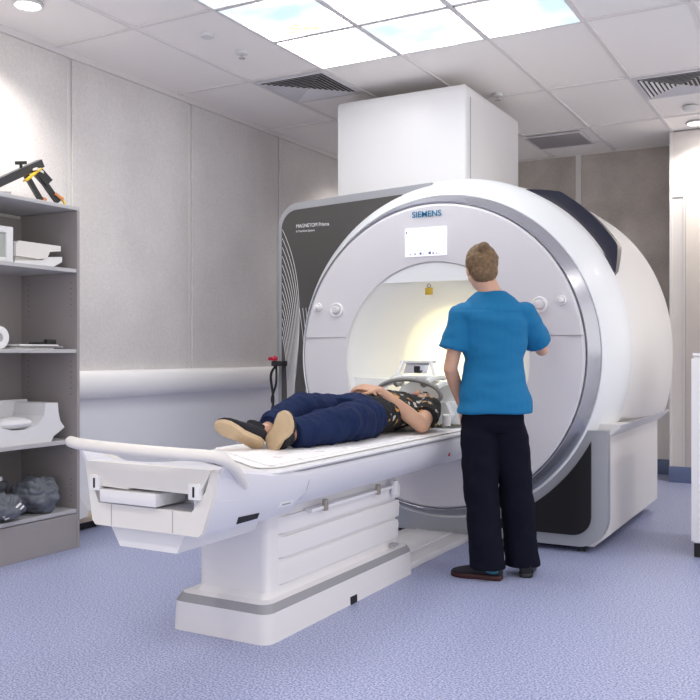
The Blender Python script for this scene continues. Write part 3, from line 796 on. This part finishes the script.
hand(bm,wrL,V((-.12,.35,-.9)),(-.9,-.2,0),(.3,.9,0),.35,.95)
add_chain(bm,[(hipL,.07),(knL,.05),(anL,.036),(anL+V((-.08,-.005,-.045)),.022)],14)
add_chain(bm,[(hipR,.07),(knR,.05),(anR,.036),(anR+V((.0,.08,-.045)),.022)],14)
body=fuse(bm,'body',M_skin,tech,.0036,3)
face_bits(P,hf,hu,body)
# hair
f=hf.normalized(); u=(hu-f*hu.dot(f)).normalized(); r=f.cross(u).normalized()
bm=B()
add_ell(bm,P(0,-.026,.030),(r*.084,f*.098,u*.096),20)
add_ell(bm,P(0,-.050,-.030),(r*.070,f*.066,u*.060),18)
add_ell(bm,P(0,-.105,.080),(r*.034,f*.034,u*.032),14)
for k in range(14):
    a=k/14*2*PI
    add_chain(bm,[(P(.075*math.cos(a),-.02+.06*math.sin(a)*.6-.03,.04),.012),(P(.026*math.cos(a),-.10,.08+.022*math.sin(a)),.010)],8)
bun=None
hairo=fuse(bm,'hair',M_hair,tech,.005,3,lambda p:.0015*noise.noise(V((p.x*90,p.y*90,p.z*25))))
# keep face free of hair: push hair vertices that cover the face back
me=hairo.data; off=OFF[tech.name]
for v in me.vertices:
    q=v.co+off-headc; fy=q.dot(f); uz=q.dot(u)
    lim=.030+ (.06 if uz>.07 else 0)
    if fy>lim: v.co-=f*(fy-lim)
# scrub top
bm=B()
add_body(bm,[(W(.01,0,.838),R_*.187,F*.132),(W(.008,0,.92),R_*.180,F*.128),(W(.005,0,1.0),R_*.163,F*.12),(W(0,0,1.10),R_*.150,F*.110),(W(0,0,1.22),R_*.168,F*.116),(W(0,-.01,1.31),R_*.180,F*.108),(W(0,-.01,1.37),R_*.160,F*.088),(W(-.005,-.005,1.42),R_*.118,F*.068),(W(-.01,0,1.455),R_*.075,F*.058)],28)
def sleeve(a,b,r0,r1):
    d=(b-a).normalized(); x,y=frame_axes(d)
    add_body(bm,[(a-d*.02,x*r0*.8,y*r0*.8),(a,x*r0,y*r0),(a.lerp(b,.5),x*(r0+r1)/2,y*(r0+r1)/2),(b,x*r1,y*r1)],20)
add_ell(bm,shR+V((-.02,0,-.012)),((.080,0,0),(0,.066,0),(0,0,.062))); add_ell(bm,shL+V((.02,0,-.012)),((.080,0,0),(0,.066,0),(0,0,.062)))
sleeve(shR,shR.lerp(elR,.76),.068,.078); sleeve(shL,shL.lerp(elL,.66),.066,.084)
fold=wrinkle(.016,4,9,3)
def scrubw(p):
    b=fold(p); z=p.z; return b*(1.0 if z<1.35 else .4)
fuse(bm,'scrub_top',M_scrub,tech,.0065,3,scrubw)
# trousers
bm=B()
add_body(bm,[(W(0,0,.95),R_*.135,F*.095),(W(0,0,.86),R_*.150,F*.108),(W(0,0,.78),R_*.160,F*.115),(W(0,0,.74),R_*.14,F*.09)],24)
def leg(h,k,a,z):
    pts=[(h+V((0,0,-.05)),.078),(h.lerp(k,.4),.094),(k,.088),(k.lerp(a,.5),.086),(V((a.x,a.y,z)),.090)]
    add_body(bm,[(p,V((r,0,0)),V((0,r*1.02,0))) for p,r in pts],20)
leg(hipL,knL,anL,.055); leg(hipR,knR,anR,.05)
fuse(bm,'trousers',M_navy,tech,.0065,3,wrinkle(.009,8,10,9))
def shoe(name,heel,toe,m,parent,s=1.0,w=.046,up=V((0,0,1)),sole_m=None,h=.07,canvas=False):
    heel=V(heel); toe=V(toe); d=(toe-heel).normalized(); up=(up-d*up.dot(d)).normalized(); sd=d.cross(up); L=(toe-heel).length
    st=[(0.0,.55,.9),(.04,.75,1.0),(.2,.80,1.05),(.4,.72,.95),(.6,.90,.72),(.8,.95,.55),(.93,.72,.42),(1.0,.35,.28)]
    bm=B(); add_body(bm,[(heel+d*L*t+up*(.012+h*.5*hh),sd*w*ww,up*h*.5*hh) for t,ww,hh in st],18)
    add_body(bm,[(heel+d*.05+up*.05,d*.045,sd*.036),(heel+d*.055+up*(h+.025),d*.046,sd*.037)],16)
    o=fuse(bm,name,m,parent,.004,2)
    bm=B(); secs=[]
    for zz,k in ((0,.96),(.004,1.0),(.018,1.0),(.022,.97)):
        ring=[]
        prof=[(0,.30),(.03,.62),(.12,.80),(.3,.74),(.45,.70),(.62,.92),(.78,1.0),(.9,.80),(.97,.48),(1.0,.15)]
        side=[heel+d*L*(.5+(t-.5)*(1.03*k))+sd*w*ww*k+up*zz for t,ww in prof]; oth=[heel+d*L*(.5+(t-.5)*(1.03*k))-sd*w*ww*k+up*zz for t,ww in prof[::-1]]
        secs.append(side+oth)
    add_loft(bm,secs); fin(bm,'sole',sole_m or M_black,o,True,None,50)
    return o
s1=shoe('shoe',anL+V((.055,0,-.083)),anL+V((-.205,-.015,-.083)),M_canvas,tech,sole_m=M_brick,label='') if False else shoe('shoe',(-1.475,4.27,.002),(-1.735,4.245,.002),M_canvas,tech,sole_m=M_brick)
bm=B(); add_ell(bm,(-1.515,4.232,.05),((.035,0,0),(0,.010,0),(0,0,.016))); fin(bm,'teal_patch',M_tealshoe,s1,True)
shoe('shoe',(-1.385,4.37,.002),(-1.45,4.62,.002),M_canvas,tech,sole_m=M_black)

tech.location.x-=.028
# ------------------------------------------------------------------ patient
pt=thing('person',(-2.18,4.1,.74),'person lying on couch in dark floral shirt and navy trousers, hands clasped','person')
TZ=.745
pH=V((-2.18,4.76,.820)); pf=V((0,-.10,1)); pu=V((0,1,.1))
sR=V((-2.36,4.49,.835)); eR=V((-2.455,4.25,.775)); wR=V((-2.23,4.09,.945))
sL=V((-2.00,4.49,.835)); eL=V((-1.925,4.225,.765)); wL=V((-2.085,4.08,.937))
hR=V((-2.26,3.97,.820)); hL=V((-2.09,3.97,.818))
kR=V((-2.29,3.63,.862)); kL=V((-2.055,3.61,.812))
aR=V((-2.275,3.30,.785)); aL=V((-2.165,3.31,.778))
bm=B()
PP=head(bm,pH,pf,pu,.98)
add_chain(bm,[(V((-2.18,4.710,0.790)),.055),(V((-2.18,4.560,0.805)),.060)],16)
add_body(bm,[((-2.18,3.960,0.820),(.15,0,0),(0,0,.085)),((-2.18,4.160,0.820),(.14,0,0),(0,0,.085)),((-2.18,4.360,0.825),(.15,0,0),(0,0,.09)),((-2.18,4.510,0.825),(.15,0,0),(0,0,.07)),((-2.18,4.580,0.815),(.08,0,0),(0,0,.05))])
add_chain(bm,[(sR,.045),(sR.lerp(eR,.5),.043),(eR,.038),(eR.lerp(wR,.35),.038),(wR,.024)],16)
add_chain(bm,[(sL,.046),(sL.lerp(eL,.5),.046),(eL,.041),(eL.lerp(wL,.35),.041),(wL,.026)],16)
hand(bm,wR,V((.13,-.03,.012)),(0,-.35,1),(0,-1,.2),.28,.92)
hand(bm,wL+V((-.005,-.005,.012)),V((-.13,-.02,.022)),(0,-.35,1),(0,-1,.2),.30,.92)
add_chain(bm,[(hR,.07),(kR,.052),(aR,.036)],14); add_chain(bm,[(hL,.07),(kL,.052),(aL,.036)],14)
pbody=fuse(bm,'body',M_skin2,pt,.0036,3)
face_bits(PP,pf,pu,pbody,.98)
f2=pf.normalized(); u2=(pu-f2*pu.dot(f2)).normalized(); r2=f2.cross(u2)
bm=B(); add_ell(bm,PP(0,-.030,.032),(r2*.080,f2*.088,u2*.092),20); 
ho=fuse(bm,'hair',M_hair2,pt,.005,2,lambda p:.002*noise.noise(V((p.x*70,p.y*70,p.z*70))))
off=OFF[pt.name]
for v in ho.data.vertices:
    q=v.co+off-pH; fy=q.dot(f2); uz=q.dot(u2); lim=.035+(.03 if uz>.085 else 0)
    if fy>lim: v.co-=f2*(fy-lim)
# shirt
bm=B()
add_body(bm,[((-2.18,3.980,0.825),(.180,0,0),(0,0,.105)),((-2.18,4.060,0.825),(.185,0,0),(0,0,.108)),((-2.18,4.210,0.825),(.182,0,0),(0,0,.105)),((-2.18,4.380,0.827),(.185,0,0),(0,0,.108)),((-2.18,4.490,0.827),(.180,0,0),(0,0,.095)),((-2.18,4.560,0.825),(.13,0,0),(0,0,.078)),((-2.18,4.605,0.820),(.075,0,0),(0,0,.066))],28)
def sleeve2(a,b,r0,r1):
    d=(b-a).normalized(); x,y=frame_axes(d)
    add_body(bm,[(a-d*.03,x*r0*.8,y*r0*.8),(a,x*r0,y*r0),(a.lerp(b,.5),x*(r0+r1)/2,y*(r0+r1)/2),(b,x*r1,y*r1)],20)
sleeve2(sR,sR.lerp(eR,.62),.066,.066); sleeve2(sL,sL.lerp(eL,.60),.070,.070)
fuse(bm,'shirt',M_shirt,pt,.006,3,wrinkle(.009,14,14,5))
# trousers
bm=B()
add_body(bm,[((-2.18,4.06,.825),(.165,0,0),(0,0,.102)),((-2.18,3.99,.825),(.180,0,0),(0,0,.108)),((-2.18,3.91,.825),(.182,0,0),(0,0,.108)),((-2.18,3.83,.83),(.16,0,0),(0,0,.09))],24)
def leg2(h,k,a,e):
    pts=[(h,.095),(h.lerp(k,.5),.096),(k,.088),(k.lerp(a,.5),.078),(a.lerp(k,e),.070)]
    out=[]
    for i,(p,r) in enumerate(pts):
        q=pts[min(i+1,4)][0]-pts[max(i-1,0)][0]; x,y=frame_axes(q); out.append((p,x*r,y*r))
    add_body(bm,out,20)
leg2(hR,kR,aR,.10); leg2(hL,kL,aL,.10)
def jw(p):
    return .015*noise.noise(V((p.x*8,p.y*13,p.z*9)))+.008*noise.noise(V((p.x*20,p.y*32,p.z*14+4)))
fuse(bm,'trousers',M_jean,pt,.006,2,jw)
# shoes (gum soles towards the viewer)
def pshoe(heel,toe,upv):
    return shoe('shoe',heel,toe,M_canvas,pt,1.0,.056,V(upv),M_sole,.070)
pshoe((-2.255,3.245,.722),(-2.400,3.105,.825),(.15,.85,.55))
pshoe((-2.222,3.25,.722),(-2.065,3.17,.872),(.20,.97,-.05))
# ------------------------------------------------------------------ head coil
hc=thing('head_coil',(-2.18,4.85,.74),'white head coil with grey oval opening and mirror around the lying head','head coil')
bm=B()   # lower cradle
add_loft(bm,[[V((x,y,z)) for x,z in ((-2.40,.742),(-1.96,.742),(-1.93,.79),(-1.965,.86),(-2.055,.86),(-2.075,.79),(-2.12,.762),(-2.24,.762),(-2.285,.79),(-2.305,.86),(-2.395,.86),(-2.43,.79))] for y in (4.64,5.08)])
fin(bm,'cradle',M_clear,hc,True)
# oval ring rim (front opening)
ring=[]
for k in range(48):
    t=2*PI*k/48; x=-2.185+.205*math.cos(t); s=math.sin(t)
    ring.append((x,4.61-.02*s,.895+(.095 if s>0 else .045)*s))
bm=B(); add_tube(bm,[V(p) for p in ring],.0125,10,True); fin(bm,'opening_rim',M_ring,hc,True,None,70)
for xx in (-2.27,-2.10):
    zt=.895+.095*math.sqrt(max(0,1-((xx+2.185)/.205)**2))
    tube('rim_bar',[(xx,4.60,zt),(xx+.0,4.64,zt-.03),(xx+.01,4.70,zt-.01)],.010,M_ring,hc,3)
# arched shell ribs from rim back over the head
for i,xx in enumerate((-2.36,-2.30,-2.07,-2.01)):
    q=(xx+2.185)/.205; zt=.895+.095*math.sqrt(max(0,1-q*q))
    tube('shell_rib',[(xx,4.61,zt),(xx,4.72,zt+.02),(xx,4.88,zt+.015),(xx,5.03,.87)],.018,M_clear,hc,5)
bm=B(); secs=[]
for y,a,b in ((4.86,.19,.10),(4.92,.20,.115),(5.02,.20,.11),(5.08,.17,.08)):
    secs.append([V((-2.185+a*math.cos(t),y,.88+b*math.sin(t))) for t in (PI*k/20 for k in range(21))]+[V((-2.185-a,y,.80)),V((-2.185+a,y,.80))])
add_loft(bm,secs); fin(bm,'coil_dome',M_clear,hc,True)
# mirror assembly
mf=thing('coil_mirror',(-2.15,4.74,.97),'small rectangular mirror on white brackets above the head coil','mirror')
bm=B(); vs=[(-2.225,4.76,1.005),(-2.075,4.76,1.005),(-2.075,4.80,1.063),(-2.225,4.80,1.063)]
a=[V(v) for v in vs]; b=[V((v[0],v[1]+.006,v[2]-.004)) for v in vs]; add_loft(bm,[a,b]); mo=fin(bm,'mirror_glass',M_chrome,mf)
bm=B(); add_box(bm,-2.155,-2.118,4.755,4.762,1.01,1.045); fin(bm,'mirror_strip',M_black,mf)
for x,xb in ((-2.24,-2.27),(-2.06,-2.02)):
    tube('mirror_arm',[(xb,4.76,.985),((x+xb)/2,4.77,1.02),(x,4.79,1.068)],.011,M_padwhite,mf,3)
box('mirror_head',-2.26,-2.03,4.785,4.815,1.062,1.078,M_padwhite,mf,.004)
box('mirror_foot',-2.285,-2.005,4.73,4.79,.965,.990,M_clear,mf,.006)
mf.location+=V((-.06,0,.018))
# side boxes & plug
t=thing('coil_connector_box',(-1.95,4.75,.72),'clear plastic connector box beside the head coil, next to the technician','coil box')
box('housing',-1.985,-1.905,4.70,4.92,.737,.865,M_clear,t,.008)
tube('grip_loop',[(-1.945,4.72,.86),(-1.94,4.72,.905),(-1.94,4.82,.905),(-1.945,4.82,.86)],.007,M_padwhite,t,4)
lathe('coil_plug',(-1.925,4.56,.7375),(0,0,1),[(.024,0),(.025,.045),(.023,.06),(.015,.064)],M_padwhite); tag(bpy.data.objects['coil_plug'],'short white cylinder plug standing on the mattress edge by the head coil','plug')

# ------------------------------------------------------------------ shelf unit
SX0,SX1,SY0,SY1,ST=XL+.022,-3.93,2.55,3.80,1.975
s=thing('shelf_unit',((SX0+SX1)/2,(SY0+SY1)/2,0),'tall greige open shelf unit against the left wall','shelf unit')
def sp(name,*a,m=M_shelf,bev=.002): return box(name,*a,m,s,bev,1)
sp('side_panel',SX0,SX1,SY1-.02,SY1,0,ST); sp('side_panel',SX0,SX1,SY0,SY0+.02,0,ST)
sp('back_panel',SX0,SX0+.01,SY0+.02,SY1-.02,.2,ST-.02)
sp('top_board',SX0,SX1,SY0,SY1,ST,ST+.022,m=M_shelfedge)
ZS=[.205,.612,1.14,1.61]
for i,z in enumerate(ZS):
    sp('shelf' ,SX0+.011,SX1-.004,SY0+.021,SY1-.021,z,z+.022,m=M_shelfedge)
sp('plinth',SX1-.03,SX1-.002,SY0+.02,SY1-.0205,0,.20)
bm=B()
for z0,z1 in ((.27,.40),(.55,.60),(.90,1.10),(1.36,1.56)):
    z=z0
    while z<z1:
        for x in (SX1-.05,SX0+.07): add_cyl(bm,(x,SY1-.0215,z),(0,1,0),.003,.002,8)
        z+=.032
tag(fin(bm,'peg_holes',M_black,s),kind='stuff')
T=[z+.022 for z in ZS]; TT=ST+.022
# instrument on top
t=thing('positioning_clamp',(-4.05,3.3,TT),'black and yellow metal positioning clamp lying tilted on top of the shelf unit','clamp')
def bar(name,a,b,w,h,m,par):
    a=V(a); b=V(b); d=(b-a).normalized(); x,y=frame_axes(d)
    bm=B(); add_loft(bm,[[p+x*sx*w/2+y*sy*h/2 for sx,sy in ((-1,-1),(1,-1),(1,1),(-1,1))] for p in (a,b)]); return fin(bm,name,m,par)
bar('main_beam',(-4.05,3.22,TT+.02),(-4.05,3.615,TT+.235),.045,.045,mat('anodised_grey',(.06,.06,.065),.35,metal=.6),t)
bar('clamp_arm',(-4.04,3.50,TT+.15),(-4.02,3.59,TT+.015),.022,.028,M_blackp,t)
bar('clamp_arm',(-4.0,3.55,TT+.16),(-3.98,3.68,TT+.015),.024,.030,M_blackp,t)
bar('gear_block',(-4.01,3.555,TT+.175),(-3.99,3.615,TT+.115),.05,.05,M_blackp,t)
bar('top_plate',(-4.01,3.535,TT+.185),(-4.0,3.59,TT+.165),.05,.014,M_cream,t)
bar('wing_knob',(-4.05,3.44,TT+.205),(-4.05,3.51,TT+.22),.016,.018,M_black,t)
bar('knob_stem',(-4.05,3.475,TT+.15),(-4.05,3.475,TT+.21),.012,.012,M_black,t)
bar('yellow_strap',(-4.02,3.48,TT+.11),(-4.0,3.565,TT+.19),.05,.009,M_yellow,t)
bar('orange_tip',(-4.02,3.585,TT+.03),(-4.01,3.62,TT+.02),.016,.018,M_copper,t)
bar('orange_tip',(-3.97,3.65,TT+.06),(-3.96,3.70,TT+.03),.014,.014,M_copper,t)
bar('yellow_tip',(-3.97,3.70,TT+.05),(-3.96,3.715,TT+.0),.010,.010,M_yellow,t)
bar('rest_foot',(-4.02,3.26,TT+.008),(-4.0,3.36,TT+.02),.02,.014,M_grey,t)
# second shelf: frame and coil cases
t=thing('white_stand_frame',(-4.02,3.320,T[3]),'white upright frame with a grey window on the second shelf from the top','frame')
bm=B(); x=-4.02
for a in ((3.190,3.225,0,.20),(3.335,3.380,0,.20),(3.225,3.335,.165,.20),(3.225,3.335,0,.03)): add_box(bm,x-.02,x+.02,a[0],a[1],T[3]+a[2],T[3]+a[3],.003)
fin(bm,'frame',M_white,t,True); box('window',x-.01,x+.005,3.225,3.335,T[3]+.03,T[3]+.165,mat('pale_grey_green',(.42,.45,.42),.4),t)
t=thing('coil_case',(-4.05,3.530,T[3]),'cream slotted coil case lying flat on the second shelf from the top','coil case')
prism('upper_shell',[(3.390,T[3]+.045),(3.390,T[3]+.115),(3.410,T[3]+.13),(3.710,T[3]+.13),(3.710,T[3]+.10),(3.630,T[3]+.09),(3.610,T[3]+.05),(3.550,T[3]+.04)],-4.18,-3.99,M_cream,t,.004,plane='YZ')
prism('lower_shell',[(3.390,T[3]),(3.390,T[3]+.02),(3.570,T[3]+.035),(3.630,T[3]+.06),(3.730,T[3]+.07),(3.730,T[3]+.04),(3.650,T[3]+.0)],-4.16,-4.0,M_white,t,.004,plane='YZ')
box('spacer',-4.16,-4.02,3.410,3.590,T[3]+.02,T[3]+.05,M_cream,t)
# third shelf: roll, papers, cable
o=lathe('tape_roll',(-4.05,3.290,T[2]+.062),(1,0,0),[(.024,0),(.062,0),(.062,.05),(.024,.05),(.024,0)],M_padwhite); tag(o,'white roll standing on edge on the middle shelf','roll')
for i,(y0,y1,c_) in enumerate(((3.380,3.650,M_cream),(3.400,3.710,M_grey),(3.390,3.670,M_padwhite))):
    o=box('folder',-4.20,-3.98+.008*i,y0,y1,T[2]+.009*i,T[2]+.009*i+.0085,c_,None,.002)
    tag(o,('cream folder at the bottom of the flat stack on the middle shelf','grey folder in the middle of the flat stack on the middle shelf','white folder on top of the flat stack on the middle shelf')[i],'folder')
t=thing('black_connector',(-3.99,3.650,T[2]+.027),'black cable connector lying on the flat stack on the middle shelf','connector')
tube('cable',[(-4.0,3.490,T[2]+.033),(-3.985,3.550,T[2]+.034),(-3.99,3.600,T[2]+.036)],.006,M_black,t); cyl('plug',(-3.99,3.595,T[2]+.042),(0,1,.0),.014,.07,M_blackp,t,16)
# fourth shelf: coil cradle with pad
t=thing('knee_coil_cradle',(-4.05,3.420,T[1]),'white curved coil cradle on the second shelf from the bottom','coil cradle')
z=T[1]
prism('cradle_body',[(3.150,z+.0),(3.620,z+.0),(3.640,z+.03),(3.680,z+.05),(3.720,z+.075),(3.690,z+.11),(3.675,z+.16),(3.670,z+.22),(3.580,z+.22),(3.570,z+.15),(3.520,z+.10),(3.440,z+.08),(3.360,z+.08),(3.280,z+.10),(3.240,z+.15),(3.230,z+.22),(3.140,z+.22),(3.130,z+.10)],-4.22,-3.97,M_white,t,.004,plane='YZ')
box('back_plate',-4.24,-4.22,3.140,3.670,z,z+.235,M_white,t,.004)
bm=B(); add_ell(bm,(-4.06,3.405,z+.115),((.10,0,0),(0,.13,0),(0,0,.035))); o=fin(bm,'foam_pad',M_padwhite,None,True); tag(o,'white oval foam pad resting inside the coil cradle','foam pad')
# bottom shelf: crumpled grey sandbags
def lump(name,c,ax,seed,label):
    bm=B(); add_ell(bm,c,ax,20)
    o=fuse(bm,name,M_bag,None,.005,1,lambda p:.030*noise.noise(V((p.x*11+seed,p.y*11,p.z*13)))+.036*abs(noise.noise(V((p.x*8,p.y*12+p.z*9,p.z*16+3+seed))))-.012+.020*abs(noise.noise(V((p.x*20+seed,p.y*24-p.z*12,p.z*22)))))
    zmin=min((v.co.z for v in o.data.vertices)); 
    for v in o.data.vertices: v.co.z=max(v.co.z,zmin+.012)
    o.location.z=T[0]-.012
    return tag(o,label,'bag','crumpled grey bags on the bottom shelf')
z=T[0]
lump('fabric_bag',(-4.05,3.58,z+.085),((.13,0,0),(0,.135,0),(0,0,.10)),1,'crumpled grey fabric bag on the bottom shelf, nearest the side panel')
lump('fabric_bag',(-4.22,3.36,z+.125),((.10,0,0),(0,.14,0),(0,0,.13)),7,'crumpled grey fabric bag at the back of the bottom shelf')
b3=lump('fabric_bag',(-3.99,3.28,z+.06),((.10,0,0),(0,.115,0),(0,0,.07)),13,'crumpled grey fabric bag at the left end of the bottom shelf, with white webbing')
tube('webbing',[(-3.90,3.23,z+.03),(-3.89,3.28,z+.055),(-3.895,3.34,z+.085)],.006,M_padwhite,b3)
tube('webbing',[(-3.90,3.24,z+.015),(-3.885,3.30,z+.04),(-3.89,3.355,z+.07)],.005,M_padwhite,b3)
box('sewn_label',-4.122,-4.112,3.30,3.40,z+.20,z+.222,M_padwhite,None); o=bpy.data.objects['sewn_label']; 
bk=bpy.data.objects['fabric_bag.001']; 
o.parent=bk; o.location=o.location-bk.location
# white low wall plinth behind couch
t=thing('low_wall_unit',(-4.3,4.0,0),'low white moulded unit standing on a pale board beside the shelf unit','low unit')
prism('shell',[(3.80,.09),(3.80,.27),(4.06,.27),(4.10,.20),(4.16,.13),(4.14,.10),(4.08,.09)],XL+.03,-4.22,M_padwhite,t,.008,plane='YZ')
box('back_board',XL+.021,XL+.05,3.80,4.02,.275,.43,M_padwhite,t,.003)
box('board',XL+.03,-4.25,3.80,4.38,.055,.088,M_wood,t,.003)
box('foot',XL+.05,-4.30,3.85,4.3,0,.055,M_black,t)  # black block stands in for the shaded gap under the board
# right white cabinet
t=thing('white_cabinet',(-.2,5.6,0),'white cabinet at the right edge standing on the floor','cabinet')
box('body',-.735,.35,5.25,5.9,.085,1.12,M_padwhite,t,.004)
box('top',-.74,.36,5.24,5.91,1.12,1.14,M_padwhite,t,.004)
box('door',-.745,-.21,5.232,5.25,.095,1.11,M_padwhite,t,.003); box('door',-.205,.345,5.232,5.25,.095,1.11,M_padwhite,t,.003)
box('toe_kick',-.72,.32,5.32,5.88,.03,.085,M_grey,t)
for x in (-.72,.30):
    for y in (5.30,5.82): cyl('foot',(x,y,0),(0,0,1),.02,.086,M_black,t,16)

# ------------------------------------------------------------------ bore light, lights
l=bpy.data.lights.new('bore_lamp','AREA'); l.shape='RECTANGLE'; l.size=.30; l.size_y=.9; l.energy=4.5; l.color=(1,.88,.58)
lo=bpy.data.objects.new('bore_lamp',l); COL.objects.link(lo); lo.location=(XC,6.0,ZB+.335)
lo.parent=mri; lo.location=V((XC,6.0,ZB+.33))-OFF[mri.name]
# strip fitting in the bore that carries that light
revolve('bore_light_strip',[(.344,5.55,ZB),(.344,6.5,ZB)],mat('bore_strip',(1,1,1),.5,emit=(1,.90,.62),es=.8),mri,n=8,a0=75,a1=105)

# glowing ceiling panels added out of view to brighten the room
def fill_panel(x,y,label):
    t=thing('ceiling_fill_panel',(x,y,CH),label,'ceiling light','added ceiling fill panels')
    box('diffuser',x-.27,x+.27,y-.57,y+.57,CH-.004,CH+.008,mat('fill_panel_glow',(1,1,1),.5,emit=(1,.98,.96),es=3.2),t)
    bm=B()
    for a in ((x-.29,x-.27,y-.59,y+.59),(x+.27,x+.29,y-.59,y+.59),(x-.27,x+.27,y-.59,y-.57),(x-.27,x+.27,y+.57,y+.59)): add_box(bm,*a,CH-.008,CH+.01)
    fin(bm,'frame',M_tbar,t)
fill_panel(-2.84,1.05,'unseen added ceiling fill panel behind the viewer on the left')
fill_panel(-.44,-.2,'unseen added ceiling fill panel behind the viewer in the middle')
fill_panel(.76,1.05,'unseen added ceiling fill panel near the right wall beside the viewer')
fill_panel(.76,4.65,'unseen added ceiling fill panel over the floor in front of the white cabinet')
SC.world=bpy.data.worlds.new('w'); SC.world.use_nodes=True
SC.world.node_tree.nodes['Background'].inputs[0].default_value=(1,.985,.97,1); SC.world.node_tree.nodes['Background'].inputs[1].default_value=.72

# ------------------------------------------------------------------ camera
cam=bpy.data.cameras.new('camera'); co=bpy.data.objects.new('camera',cam); COL.objects.link(co)
cam.sensor_width=36; cam.lens=890/700*36; cam.shift_y=3/700; cam.clip_start=.05
co.location=(0,0,1.14); co.rotation_euler=(PI/2,0,math.radians(29.08))
SC.camera=co
SC.view_settings.view_transform='Standard'; SC.view_settings.look='None'; SC.view_settings.gamma=1; SC.view_settings.use_curve_mapping=False
SC.view_settings.exposure=0.85
SC.cycles.max_bounces=8; SC.cycles.diffuse_bounces=5
SC.cycles.use_denoising=True
